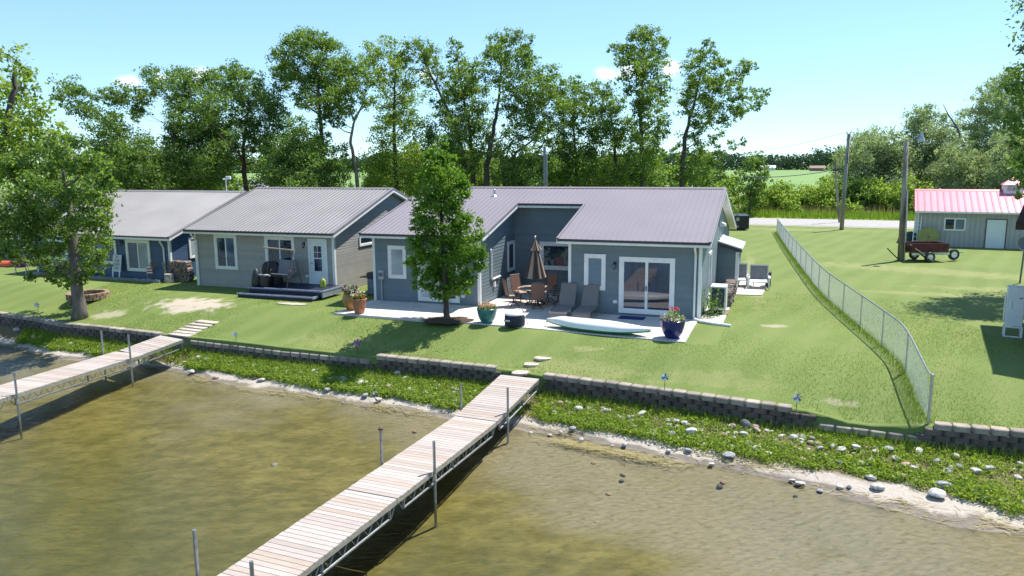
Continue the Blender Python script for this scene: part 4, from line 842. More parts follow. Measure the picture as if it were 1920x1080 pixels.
for u, v, n, sx in ((500, 738, 60, .5), (560, 742, 40, .5), (710, 765, 120, .35), (770, 773, 90, .4), (1040, 810, 60, .5), (1070, 835, 160, .45), (1140, 848, 260, .8), (1200, 862, 160, .7), (1400, 865, 120, .7), (1440, 878, 80, .6), (1600, 925, 60, .6), (1690, 945, 90, .7), (1850, 985, 120, .7), (1800, 965, 60, .6), (380, 715, 50, .4)):
    c_ = G(u, v)
    for _ in range(n):
        x = random.gauss(0, sx); y = random.gauss(0, .13); p = c_+Vector((.9*x+.42*y, -.42*x+.9*y, 0)); p.z = max(terr(p.x, p.y), WZ)+random.uniform(.012, .05); an = random.gauss(-.42, .5); l = random.uniform(.1, .32); d = Vector((math.cos(an), math.sin(an), random.uniform(-.1, .1)))*l; k = Vector((-d.y, d.x, .02)).normalized()*.006
        V.append([tuple(p-d/2-k), tuple(p+d/2-k), tuple(p+d/2+k), tuple(p-d/2+k)])
o = quads('reed_debris', np.array(V), reedm); tag(o, 'scattered dry reed stalks washed up along the waterline', 'debris', kind='stuff')
vg = []
def vpt():
    a_ = random.uniform(-90, 60); p = roadpt(a_, random.uniform(9.6, 15)); return p[0], p[1]
vp_ = np.array([(*vpt(), 0) for _ in range(26000)]); o = blades('verge_grass', vp_, .85, .035, grassm, .35); tag(o, 'tall green verge grass beyond the road', 'grass', kind='stuff')
vp_ = np.array([(*roadpt(random.uniform(-90, 60), random.uniform(14, 19))[:2], 0) for _ in range(9000)]); o = blades('seeding_grass', vp_, 1.3, .03, leafmat('seed_heads', (.22, .18, .10), (.34, .29, .17), .3), .3); tag(o, 'pale seeding grass fringe between verge and shrubs', 'grass', kind='stuff')
# ------------------------------------------------------------------ patio furniture and yard things
def place(u, v, dz=0.0): p = G(u, v); p.z += dz; return p
def LMr(x, y, z=.03): return LM(x, y, z)
terra = mat('terracotta', (.42, .17, .10), .75, .2, 6, .2); ochre = mat('ochre_glaze', (.36, .19, .045), .4, .3, 3, 0, 0, .5); teal = mat('teal_glaze', (.045, .20, .22), .25, .35, 3); cobalt = mat('cobalt_glaze', (.018, .02, .17), .15, .3, 3)
potsoil = mat('potting_soil', (.05, .035, .025), .95, .3, 12, .5)
fl_red = leafmat('red_petals', (.45, .02, .04), (.6, .08, .10), .2); fl_wh = leafmat('white_petals', (.7, .7, .68), (.8, .8, .78), .2); fl_pk = leafmat('pink_petals', (.6, .25, .25), (.7, .42, .33), .2); fl_pu = leafmat('purple_leaves', (.09, .05, .07), (.2, .13, .15), .2)
def pot(label, p, prof, mt, plants, s=1.0):
    t_ = thing('flower_pot', label, 'flower pot', p); f = MB(); f.lathe([(r_*s, z*s) for r_, z in prof], 28); f.build('pot', mt, t_, smooth=True, angle=50)
    R_ = prof[-3][0]*s; zt = prof[-3][1]*s; f = MB(); f.lathe([(R_*.98, zt-.05), (.001, zt-.02)], 20); f.build('soil', potsoil, t_)
    for nm, lm, n, h0, h1, lf, spread in plants:
        a_ = rng.uniform(0, 2*pi, n); r_ = np.sqrt(rng.uniform(0, 1, n))*R_*spread; P = np.stack([r_*np.cos(a_), r_*np.sin(a_), zt+rng.uniform(h0, h1, n)], 1); quads(nm, leaves(P, lf, .75, .4), lm, t_)
    return t_
tall = [(.17, 0), (.19, .03), (.25, .25), (.29, .50), (.30, .56), (.33, .58), (.33, .63), (.30, .64), (.285, .60), (.27, .52)]
bowl = [(.16, 0), (.18, .02), (.27, .16), (.32, .36), (.34, .46), (.345, .49), (.33, .50), (.31, .46), (.30, .4)]
jar = [(.16, 0), (.18, .02), (.30, .20), (.37, .42), (.36, .60), (.30, .72), (.29, .76), (.27, .75), (.26, .70)]
pot('terracotta flower pot with red and white flowers at patio corner', LMr(1.0, -3.02), tall, terra, [('foliage', L_BRI, 260, -.02, .16, .08, 1), ('red_blossoms', fl_red, 150, .02, .16, .06, .8), ('white_blossoms', fl_wh, 50, .12, .32, .06, 1.15)], .98)
pot('ochre glazed pot with drooping purplish plants behind the terracotta one', LMr(.25, -2.45), jar, ochre, [('foliage', fl_pu, 240, -.05, .3, .1, 1.3), ('pale_blossoms', fl_wh, 60, .05, .3, .05, 1.4), ('leafage', L_SIL, 120, 0, .34, .08, 1.1)], .92)
pot('teal flower pot with pink flowers on the patio right of the tree', LMr(6.65, -3.12), bowl, teal, [('foliage', L_BRI, 200, -.02, .12, .07, 1), ('pink_blossoms', fl_pk, 260, .04, .2, .06, .95)], 1.15)
pot('cobalt blue flower pot with pink and red flowers at the front patio corner', LMr(13.72, -3.5), bowl, cobalt, [('foliage', L_BRI, 150, -.02, .14, .07, 1), ('pale_blossoms', fl_wh, 160, .0, .12, .06, 1), ('pink_blossoms', fl_pk, 120, .0, .14, .06, 1), ('red_blossoms', fl_red, 30, .3, .46, .08, .5), ('stems', L_SHR, 60, .1, .34, .09, .5)], 1.28)
# storage bag
bagm = mat('navy_bag_fabric', (.018, .02, .045), .7, .3, 6, .4); bagt = mat('pale_bag_top', (.62, .61, .62), .7, .1, 6, .3)
t_ = thing('storage_bag', 'round navy storage bag with pale top on the patio edge', 'bag', LMr(7.85, -3.35)); f = MB(); f.lathe([(.30, 0), (.335, .04), (.345, .2), (.33, .40), (.31, .46), (.25, .48)], 26, wob=.03); o = f.build('bag_body', bagm, t_, smooth=True, angle=60); o.scale = (1.12, .95, 1)
f = MB(); f.lathe([(.345, .43), (.34, .47), (.2, .53), (.001, .54)], 26, wob=.02); o = f.build('bag_top', bagt, t_, smooth=True, angle=60); o.scale = (1.1, .94, 1)
f = MB(); f.M = Matrix.Rotation(-.35, 4, 'Z'); f.box(-.30, -.06, -.345, -.335, .22, .28); f.build('label_strip', bagt, t_)
f = MB(); f.tube([(.36, .0, .4), (.45, -.05, .25), (.5, -.1, .03)], .012, 6); f.build('strap', bagt, t_)
# kayak, hull up
k0, k1 = LM(9.0, -3.0), LM(12.98, -3.62); t_ = thing('kayak', 'white and green kayak lying hull up along the patio edge', 'kayak', ((k0+k1)/2)+Vector((0, 0, .03)), math.atan2(k1.y-k0.y, k1.x-k0.x)); LK = (k1-k0).length
def loft(secs, close=True):
    f = MB(); n = len(secs[0]); vs_ = [p for s in secs for p in s]; fs_ = []
    for i in range(len(secs)-1): fs_ += [(i*n+j, (i+1)*n+j, (i+1)*n+j+1, i*n+j+1) for j in range(n-1)]
    f.add(vs_, fs_); return f
def ksec(x, lo, hi, part):
    k = x/(LK/2); wd = .42*(1-abs(k)**2.6)+.012; ht = (.23*(1-abs(k)**3.2)+.06)*(1+.16*math.exp(-((k+.72)/.18)**2)-.10*math.exp(-((k-.60)/.22)**2)); zb = .02+.10*abs(k)**3
    out = []
    for j in range(13):
        th = pi*j/12; c_, s_ = math.cos(th), math.sin(th)
        if part == 'hull': out.append((x, wd*(1 if c_ > 0 else -1)*abs(c_)**.75, zb+.11+ht*abs(s_)**.8))
        else: out.append((x, wd*1.03*c_, zb+.112-(.11+.0*k)*s_**.7*(1-.4*abs(k))))
    return out
X_k = [LK/2*(-1+2*i/36) for i in range(37)]
kg = mat('kayak_green', (.05, .28, .06), .3, .1, 2); kw = mat('kayak_white', (.80, .81, .80), .3, .06, 1.5)
loft([ksec(x, 0, 0, 'hull') for x in X_k]).build('hull', kw, t_, smooth=True, angle=60); loft([ksec(x, 0, 0, 'deck') for x in X_k]).build('deck', kg, t_, smooth=True, angle=60)
f = MB(); f.tube([(-LK/2+.06, 0, .22), (-LK/2-.03, 0, .18), (-LK/2+.03, 0, .12)], .012, 6); f.build('carry_handle', black, t_)
# door mat
f = MB(); p = LM(11.75, -.55, .034)
f.box(-.5, .5, -.3, .3, 0, .018); f.box(-.46, .46, -.26, .26, .019, .026); o = f.build('door_mat', mat('blue_mat', (.018, .03, .19), .9, .2, 20, .5), bevel=.004); o.location = p; o.rotation_euler = (0, 0, AZM); tag(o, 'deep blue door mat before the right sliding door', 'mat')
# chaise lounges
slg = mat('taupe_sling', (.20, .175, .165), .7, .1, 30, .2); slp = mat('taupe_frame', (.22, .19, .17), .45, .1, 6)
def chaise():
    t_ = thing('chaise_lounge', 'left of two taupe sling chaise lounges facing the lake', 'lounge chair', (0, 0, 0), AZM, 'chaise lounges on the patio')
    prof = [(-1.02, .06), (-1.03, .16), (-1.0, .27), (-.92, .335), (-.8, .35), (.32, .35)]
    f = MB(); vs_ = []; n = len(prof)
    f.add([(-.31, y, z) for y, z in prof]+[(.31, y, z) for y, z in prof]+[(-.31, y, z-.012) for y, z in prof]+[(.31, y, z-.012) for y, z in prof], [(i, i+1, n+i+1, n+i) for i in range(n-1)]+[(2*n+i, 3*n+i, 3*n+i+1, 2*n+i+1) for i in range(n-1)]+[(0, n, 3*n, 2*n)]); f.build('seat_sling', slg, t_, smooth=True, angle=50)
    f = MB(); f.rbox((0, .32+.40*.5, .36+.80*.5), (.60, .018, .92), (1, 0, 0), Vector((0, .89, -.46)), Vector((0, .46, .89))); f.build('back_sling', slg, t_)
    for s_ in (-1, 1):
        f = MB(); f.tube([(s_*.33, y, z) for y, z in prof], .018, 8); f.build('side_rail', slp, t_, smooth=True); f = MB(); f.tube([(s_*.32, .32, .35), (s_*.32, .75, 1.2)], .018, 8); f.build('back_rail', slp, t_)
        for y, z in ((-.85, .33), (.28, .34)): f = MB(); f.tube([(s_*.33, y, z), (s_*.33, y+.02, 0)], .018, 8); f.build('leg', slp, t_)
    f = MB(); f.tube([(-.32, .75, 1.2), (.32, .75, 1.2)], .018, 8); f.build('top_rail', slp, t_); f = MB(); f.tube([(-.3, .6, .88), (-.3, .95, .0)], .014, 6); f.build('back_support', slp, t_); f = MB(); f.tube([(.3, .6, .88), (.3, .95, .0)], .014, 6); f.build('back_support', slp, t_)
    return t_
c1_ = chaise(); c1_.location = LMr(9.08, -.85); c2_ = copy_tree(c1_); c2_.location = LMr(10.0, -.78); c2_['label'] = 'right of two taupe sling chaise lounges, nearer the sliding door'
# dining set
tx = LMr(7.25, 1.05); t_ = thing('dining_table', 'round bronze patio table with tile top in the courtyard', 'table', tx)
f = MB(); f.lathe([(.02, .70), (.74, .70), (.77, .715), (.77, .735), (.74, .745), (.02, .745)], 36); f.build('tabletop', mat('table_top_tile', (.40, .30, .25), .45, .25, 2.2), t_, smooth=True, angle=30)
for k in range(4): an = k*pi/2+.4; f = MB(); f.tube([(.48*math.cos(an), .48*math.sin(an), .70), (.2*math.cos(an), .2*math.sin(an), .42), (.25*math.cos(an), .25*math.sin(an), .2), (.46*math.cos(an), .46*math.sin(an), .0)], .024, 8); f.build('leg', bronze, t_, smooth=True)
f = MB(); ring = [(.42*math.cos(k*pi/14), .42*math.sin(k*pi/14), .06) for k in range(29)]; f.tube(ring, .018, 6, False); f.build('base_ring', bronze, t_)
ut = thing('patio_umbrella', 'closed brown striped umbrella standing in the round table', 'umbrella', tx)
um1 = leafmat('umbrella_canvas', (.10, .06, .048), (.16, .105, .085), .15)
def umat():
    mm, N, L = nt('umbrella_stripes'); o = N('ShaderNodeOutputMaterial'); b_ = N('ShaderNodeBsdfPrincipled'); L(b_.outputs[0], o.inputs[0]); b_.inputs['Roughness'].default_value = .85
    tc = N('ShaderNodeTexCoord'); sp = N('ShaderNodeSeparateXYZ'); L(tc.outputs['Object'], sp.inputs[0]); at_ = N('ShaderNodeMath', operation='ARCTAN2'); L(sp.outputs[1], at_.inputs[0]); L(sp.outputs[0], at_.inputs[1]); mu = N('ShaderNodeMath', operation='MULTIPLY'); mu.inputs[1].default_value = 5; L(at_.outputs[0], mu.inputs[0]); s_ = N('ShaderNodeMath', operation='SINE'); L(mu.outputs[0], s_.inputs[0])
    r = ramp(N, [(.60, (.085, .05, .042)), (.66, (.36, .28, .22))]); mr = N('ShaderNodeMapRange'); mr.inputs[1].default_value = -1; L(s_.outputs[0], mr.inputs[0]); L(mr.outputs[0], r.inputs[0]); L(r.outputs[0], b_.inputs['Base Color']); return mm
um = umat()
def folds(prof, n=40, amp=.16):
    f = MB(); vs_ = []
    for r_, z in prof: vs_ += [(r_*(1+amp*math.sin(k*2*pi/n*10))*math.cos(2*pi*k/n), r_*(1+amp*math.sin(k*2*pi/n*10))*math.sin(2*pi*k/n), z+.02*math.sin(k*2*pi/n*10)*(r_ > .2)) for k in range(n)]
    m = len(prof); f.add(vs_, [(i*n+k, i*n+(k+1) % n, (i+1)*n+(k+1) % n, (i+1)*n+k) for i in range(m-1) for k in range(n)]); return f
folds([(.42, 1.18), (.38, 1.3), (.27, 1.75), (.18, 2.15), (.12, 2.38), (.05, 2.5)]).build('canopy', um, ut, smooth=True, angle=0)
folds([(.25, 2.36), (.14, 2.56), (.03, 2.82)]).build('vent_cap', um, ut, smooth=True, angle=0)
f = MB(); f.tube([(0, 0, .0), (0, 0, 2.86)], .022, 8); f.build('pole', bronze, ut); f = MB(); f.lathe([(.02, 2.84), (.045, 2.9), (.03, 2.96), (.001, 2.98)], 10); f.build('finial', galv, ut)
chs = mat('brown_sling', (.21, .115, .085), .7, .1, 30, .2)
def dchair():
    t_ = thing('patio_chair', 'brown sling patio chair in front of the round table, back to the lake', 'chair', (0, 0, 0), 0, 'sling chairs round the patio table')
    f = MB(); f.rbox((0, -.02, .44), (.50, .50, .02), (1, 0, 0), Vector((0, .99, -.1)), Vector((0, .1, .99))); f.build('seat', mat('paler_brown_sling', (.34, .24, .19), .7, .1, 30, .2), t_)  # seat sling in a paler brown than the backrest
    f = MB(); f.rbox((0, -.35, .80), (.52, .018, .70), (1, 0, 0), Vector((0, .97, .22)), Vector((0, -.22, .97))); f.build('backrest', chs, t_)
    for s_ in (-1, 1):
        f = MB(); f.tube([(s_*.27, -.43, 1.16), (s_*.27, -.27, .44), (s_*.27, .24, .46)], .017, 7); f.build('side_frame', bronze, t_, smooth=True)
        f = MB(); f.tube([(s_*.28, -.33, .70), (s_*.31, -.1, .69), (s_*.31, .14, .66), (s_*.29, .2, .46)], .016, 7); f.build('armrest', bronze, t_, smooth=True)
    f = MB(); f.tube([(-.27, -.43, 1.16), (.27, -.43, 1.16)], .016, 7); f.build('top_rail', bronze, t_)
    f = MB(); f.tube([(0, 0, .43), (0, 0, .12)], .03, 8); f.build('pedestal', bronze, t_)
    for k in range(4): an = pi/4+k*pi/2; f = MB(); f.tube([(0, 0, .16), (.18*math.cos(an), .18*math.sin(an), .12), (.30*math.cos(an), .30*math.sin(an), .0)], .016, 6); f.build('leg', bronze, t_, smooth=True)
    return t_
dc = dchair()
for i, (an, lb) in enumerate(((-1.52, None), (-2.85, 'brown sling patio chair left of the round table, seat in the sun'), (2.25, 'brown sling patio chair behind the table at its left, near the small window'), (.95, 'brown sling patio chair behind the table under the picture window'), (-.1, 'brown sling patio chair right of the round table seen edge on'))):
    o = dc if i == 0 else copy_tree(dc); r_ = .98; o.location = tx+Vector((r_*math.cos(an), r_*math.sin(an), 0)); o.rotation_euler = (0, 0, an+pi/2)
    if lb: o['label'] = lb
# heat pumps
hpw = mat('appliance_white', (.66, .66, .64), .45, .06, 2)
def heat_pump(label, p, rz, wd, dp_, ht, fans, base=.12, cat='heat pump', big=False):
    t_ = thing('heat_pump', label, cat, p, rz); f = MB(); f.box(-wd/2, wd/2, -dp_/2, dp_/2, base, base+ht); f.build('cabinet', hpw, t_, bevel=.012)
    for i in range(fans):
        cz = base+ht*(i+.5)/fans; r_ = min(wd*.30, ht/fans*.42); cx = -wd*.12
        f = MB(); f.M = Matrix.Translation((cx, -dp_/2-.004, cz)) @ Matrix.Rotation(pi/2, 4, 'X'); f.lathe([(.02, 0), (r_, 0), (r_, .012), (.02, .012)], 26); o = f.build('fan_opening', black, t_)
        f = MB(); f.M = Matrix.Translation((cx, -dp_/2-.02, cz)) @ Matrix.Rotation(pi/2, 4, 'X')
        for k in range(1, 5): f.tube([(r_*k/4*math.cos(q*pi/12), r_*k/4*math.sin(q*pi/12), 0) for q in range(25)], .006, 4, False)
        for k in range(8): f.tube([(.02*math.cos(k*pi/4), .02*math.sin(k*pi/4), 0), (r_*math.cos(k*pi/4), r_*math.sin(k*pi/4), 0)], .005, 4)
        f.build('fan_grille', galv, o)
    f = MB()
    for s_ in (-1, 1): f.box(s_*wd*.36-.03, s_*wd*.36+.03, -dp_/2-.02, dp_/2+.02, 0, base-.001)
    f.build('foot_rail', galv, t_)
    f = MB()
    for k in range(10): f.box(-wd/2-.012, -wd/2-.002, -dp_/2+.03, dp_/2-.03, base+.06+k*(ht-.12)/10, base+.06+k*(ht-.12)/10+.02)
    f.build('side_louvre', galv, t_); return t_
heat_pump('white heat pump unit standing in the courtyard below its pipe', LMr(5.55, 3.0), AZM+pi/2, .85, .33, .78, 1, .1)
h_ = heat_pump('white heat pump unit beside the right gable in front of the woodpile', LM(14.85, 1.75, .03), AZM, .62, .85, .95, 1, .16)
f = MB(); f.box(-.25, .25, -.4375, -.428, .26, 1.05); 
for k in range(9): f.box(-.24, .24, -.448, -.438, .28+k*.086, .30+k*.086)
for k in range(5): f.box(-.235+k*.115, -.22+k*.115, -.458, -.449, .27, 1.04)
f.build('coil_grille', mat('coil_dark', (.04, .06, .08), .5), h_)
f = MB(); f.box(-.4, .4, -.5, .5, -.03, .0); 
q_ = thing('wooden_pallet', 'wooden pallet boards under the heat pump by the gable', 'pallet', LM(14.85, 1.75, .025), AZM); f = MB(); [f.box(-.42, .42, -.5+k*.17, -.5+k*.17+.14, .0, .02) for k in range(6)]; f.build('boards', mat('weathered_board', (.25, .19, .14), .9, .3, 5), q_)
# tall heat pump near neighbour house, on a stand
hp = G(1897, 630); t_ = thing('heat_pump', 'tall white two-fan heat pump on a stand in shade at right', 'heat pump', hp, -.52)
f = MB(); f.box(-.20, .20, -.55, .55, .42, 1.78)
f = MB(); f.box(-.26, .26, -.19, .19, .38, 1.74); f.build('cabinet', mat('cabinet_white', (.74, .75, .77), .45, .05, 2), t_, bevel=.015)
f = MB(); f.box(-.31, -.262, -.15, .16, .52, 1.42); f.build('side_cover', hpw, t_, bevel=.015)
f = MB(); [f.box(-.245+k*.17, -.10+k*.17, -.16, .16, 1.742, 1.765) for k in range(3)]; f.build('top_panel', hpw, t_)
f = MB(); f.box(.10, .2, -.205, -.192, 1.36, 1.385); f.build('badge', black, t_); f = MB(); [f.box(-.10, -.085, -.205, -.192, .98+k*.06, 1.02+k*.06) for k in range(5)]; f.build('lettering', mat('grey_print', (.35, .36, .38), .6), t_)
f = MB(); [f.box(-.24, .24, .192, .205, .5+k*.1, .54+k*.1) for k in range(12)]; f.build('rear_grille', galv, t_)
for sx in (-1, 1):
    for sy in (-1, 1): f = MB(); f.box(sx*.25-.03, sx*.25+.03, sy*.19-.03, sy*.19+.03, 0, .37); f.build('stand_leg', whitem, t_)
f = MB(); f.box(-.28, .28, -.24, -.221, .0, .04).box(-.28, .28, -.24, -.221, .33, .38); f.build('stand_rail', whitem, t_)
# firewood piles: every log its own thing
def logmesh(seed):
    rr = random.Random(seed); f = MB(); n = rr.choice((5, 6, 7)); R_ = [rr.uniform(.055, .085) for _ in range(n)]
    pts = [(R_[k]*math.cos(2*pi*k/n), R_[k]*math.sin(2*pi*k/n)) for k in range(n)]; f.prism([(-.2, x, z) for x, z in pts], (.4, 0, 0)); me = bpy.data.meshes.new('firewood_log'); me.from_pydata(f.v, [], f.f); me.update(); bm = bmesh.new(); bm.from_mesh(me); bmesh.ops.recalc_face_normals(bm, faces=bm.faces); bm.to_mesh(me); bm.free(); return me
lm1 = mat('split_wood', (.27, .19, .14), .95, .4, 5, .5, c2=(.10, .07, .055)); lm2 = mat('split_wood_grey', (.26, .22, .21), .95, .35, 5, .5); LOGS = []
for i in range(6): me = logmesh(i); me.materials.append((lm1, lm2)[i % 2]); LOGS.append(me)
def logpile(org, ax, L_, rows, label, grp, tilt=0.0, depth=1):
    ax = Vector(ax).normalized(); cr = Vector((-ax.y, ax.x, 0))
    for dd in range(depth):
        for r_ in range(rows):
            n = int(L_*(1-.10*r_*tilt)/.135)
            for k in range(n):
                o = bpy.data.objects.new('firewood_log', random.choice(LOGS)); COL.objects.link(o); p = org+ax*(k*.135+(r_ % 2)*.06+random.uniform(-.02, .02))+cr*(dd*.44+random.uniform(-.05, .05)); o.location = (p.x, p.y, org.z+.07+r_*.118+random.uniform(-.01, .015)); o.rotation_euler = (random.uniform(0, 6.28), random.uniform(-.06, .06), math.atan2(cr.y, cr.x)+random.uniform(-.16, .16)); sc_ = random.uniform(.85, 1.15); o.scale = (random.uniform(.9, 1.1), sc_, sc_)
                tag(o, label, 'log', grp)
p = Vector((-18.15, 40.0, 0)); logpile(p, (math.cos(AZG), math.sin(AZG), 0), 1.45, 9, 'split firewood log in the pile between blue and taupe cottages', 'logs between the cottages', .15)
e1_ = Vector((-math.sin(AZM), math.cos(AZM), 0)); logpile(LM(15.05, 3.1, .03), e1_, 4.2, 5, 'split firewood log in the pile along the right gable wall', 'logs along the right gable', .12)
sd_ = thing('log_post', 'pale tilted log end post at the right end of firewood', 'post', Vector((-18.2, 39.7, 0))); f = MB(); f.bar((0, 0, 0), (-.28, 0, 1.05), .09); f.build('upright', wood, sd_)
# small bush between gable and heat pump
def bushlet(name, label, p, r_, h_, lm, n=400, lf=.09):
    t_ = thing(name, label, 'plant', p); P = rng.normal(size=(n, 3))*np.array([r_*.5, r_*.5, h_*.28])+np.array([0, 0, h_*.5]); P[:, 2] = np.abs(P[:, 2]); quads('foliage', leaves(P, lf, .55, .4), lm, t_); f = MB(); [f.tube([(0, 0, -.02), (random.gauss(0, r_*.3), random.gauss(0, r_*.3), h_*.7)], [.012, .005], 5) for _ in range(4)]; f.build('stem', bark, t_); return t_
bushlet('garden_plant', 'leafy garden plant squeezed beside the right corner of main cottage', LM(14.62, .75, .02), .5, 1.0, L_BRI)
# chairs on the small side patio
wpl = mat('white_resin', (.78, .77, .75), .45, .05, 3); gcu = mat('grey_weave', (.22, .22, .23), .8, .2, 20, .3)
def side_chair(label, p, wd=.62):
    t_ = thing('lounge_chair', label, 'chair', p, AZM+.05, 'white chairs on the small side patio'); f = MB(); f.box(-wd/2, wd/2, -.55, .25, .30, .36); f.build('seat', wpl, t_, bevel=.01); f = MB(); f.rbox((0, .36, .66), (wd*.92, .05, .72), (1, 0, 0), Vector((0, .97, -.22)), Vector((0, .22, .97))); f.build('backrest', gcu, t_, bevel=.01)
    for s_ in (-1, 1):
        f = MB(); f.box(s_*(wd/2+.05)-.05, s_*(wd/2+.05)+.05, -.5, .35, .50, .54); f.build('armrest', wpl, t_)
        for y in (-.46, .28): f = MB(); f.box(s_*(wd/2+.045)-.03, s_*(wd/2+.045)+.03, y-.03, y+.03, 0, .495); f.build('leg', wpl, t_)
    f = MB(); f.rbox((0, .40, .66), (wd*.92+.1, .03, .80), (1, 0, 0), Vector((0, .97, -.22)), Vector((0, .22, .97))); f.build('back_frame', wpl, t_); return t_
side_chair('white lounge chair with grey back on the small side patio, left one', LM(15.35, 9.0, .04), .55); side_chair('wider white lounge chair with grey back on the small side patio, right one', LM(16.2, 8.7, .04), .85)
t_ = thing('side_table', 'small white table between the two side patio chairs', 'table', LM(15.78, 9.25, .04), AZM); f = MB(); f.box(-.2, .2, -.2, .2, .44, .48); f.build('tabletop', wpl, t_)
for sx in (-1, 1):
    for sy in (-1, 1): f = MB(); f.box(sx*.17-.02, sx*.17+.02, sy*.17-.02, sy*.17+.02, 0, .435); f.build('leg', wpl, t_)
t_ = thing('upright_bin', 'black upright bin at the right end of the small side patio', 'bin', LM(16.62, 9.35, .04), AZM); f = MB(); f.box(-.13, .13, -.2, .2, 0, .62); f.build('bin_body', black, t_, bevel=.02); f = MB(); f.box(-.15, .15, -.22, .22, .621, .67); f.build('lid', black, t_, bevel=.01)
# gas grill behind the left corner of the main cottage, meter etc
t_ = thing('gas_grill', 'black grill with side shelf behind the left corner of main cottage', 'grill', LM(-.55, 1.2, 0), AZM); f = MB(); f.box(-.45, .1, -.25, .25, .82, 1.1); f.build('hood', black, t_, bevel=.05); f = MB(); f.box(-.8, -.455, -.22, .22, .84, .88); f.build('side_shelf', black, t_)
f = MB(); f.box(-.4, .08, -.22, .22, .1, .815); f.build('cart', mat('grill_cart', (.12, .16, .2), .5), t_)
for sx in (-.35, .03): f = MB(); f.M = Matrix.Translation((sx, -.2, .06)) @ Matrix.Rotation(pi/2, 4, 'X'); f.lathe([(.06, -.02), (.06, .02)], 12); f.build('wheel', black, t_)
# things on the taupe cottage's deck
def LG(x, y, z=0): return Vector((-16.0612+x*math.cos(AZG)-y*math.sin(AZG), 38.2337+x*math.sin(AZG)+y*math.cos(AZG), z))
gfr = mat('swing_frame_brown', (.10, .07, .055), .5, .2, 5); gsl = mat('swing_grey_fabric', (.20, .195, .21), .8, .1, 20, .2)
t_ = thing('porch_swing', 'grey two-seat porch swing without canopy on the navy deck', 'swing', LG(6.05, -.95, .427), AZG-.1)
f = MB(); f.tube([(-1.15, -.1, 1.78), (.75, -.1, 1.72)], .035, 8); f.build('top_bar', mat('faded_tan_bar', (.42, .30, .2), .7), t_)
for s_ in (-.72, .62): f = MB(); f.tube([(s_-.05, -.55, 0), (s_, -.1, 1.72), (s_+.05, .4, 0)], .022, 7); f.build('a_frame', gfr, t_); f = MB(); f.tube([(s_, -.42, .5), (s_, .3, .5)], .018, 6); f.build('frame_brace', gfr, t_)
f = MB(); f.tube([(-.72, -.42, .5), (.62, -.42, .5)], .018, 6); f.build('front_bar', gfr, t_)
f = MB(); f.rbox((.05, -.2, .56), (1.0, .5, .06), (1, 0, 0), Vector((0, .98, -.17)), Vector((0, .17, .98))); f.build('seat', gsl, t_, bevel=.015); f = MB(); f.rbox((.05, .1, .88), (1.0, .06, .68), (1, 0, 0), Vector((0, .95, -.3)), Vector((0, .3, .95))); f.build('backrest', gsl, t_, bevel=.015)
for s_ in (-.5, .6): f = MB(); f.tube([(s_, -.1, 1.72), (s_, -.05, .75)], .012, 6); f.build('hanger', gfr, t_); f = MB(); f.tube([(s_, -.42, .6), (s_, -.42, .78), (s_, .08, .8)], .016, 6); f.build('armrest', gfr, t_)
t_ = thing('covered_grill', 'grill under a black cover left of the porch swing', 'grill', LG(5.15, -.75, .427), AZG); f = MB(); f.lathe([(.5, 0), (.5, .1), (.47, .7), (.42, .92), (.28, 1.08), (.001, 1.12)], 18, wob=.06); o = f.build('cover', mat('black_cover', (.012, .012, .016), .6, .3, 5, .5), t_, smooth=True, angle=60); o.scale = (1.1, .75, 1)
t_ = thing('black_barrel', 'short black drum with white lid marks before the covered grill', 'drum', LG(5.3, -1.42, .427), AZG); f = MB(); f.lathe([(.26, 0), (.29, .04), (.29, .46), (.31, .47), (.31, .52), (.27, .55), (.001, .57)], 20); f.build('drum_body', black, t_, smooth=True, angle=40); f = MB(); f.box(-.26, -.08, -.17, -.05, .56, .585).box(.05, .25, -.22, -.04, .56, .59); f.build('paper', white, t_)
t_ = thing('black_bag', 'slumped black bag at the left end of the deck', 'bag', LG(4.85, -1.5, .427), AZG); f = MB(); f.lathe([(.2, 0), (.26, .1), (.22, .45), (.12, .75), (.001, .85)], 14, wob=.14); f.build('bag_body', black, t_, smooth=True, angle=60)
t_ = thing('watering_can', 'yellow-green jug standing right of the white front door', 'jug', LG(7.98, -.75, .427), AZG); f = MB(); f.lathe([(.13, 0), (.14, .03), (.14, .28), (.08, .38), (.05, .40), (.05, .44)], 16); f.build('jug_body', mat('yellow_green_plastic', (.42, .48, .06), .4), t_, smooth=True, angle=40); f = MB(); f.tube([(.08, -.1, .38), (.15, -.12, .3), (.12, -.1, .16)], .02, 6); f.build('handle', black, t_)
flat_stone('paving_slab', 'pale flat slab in the grass below the navy deck step', 'paving slab', None, G(548, 571), .75, .22, -.3, stone_m, 5)
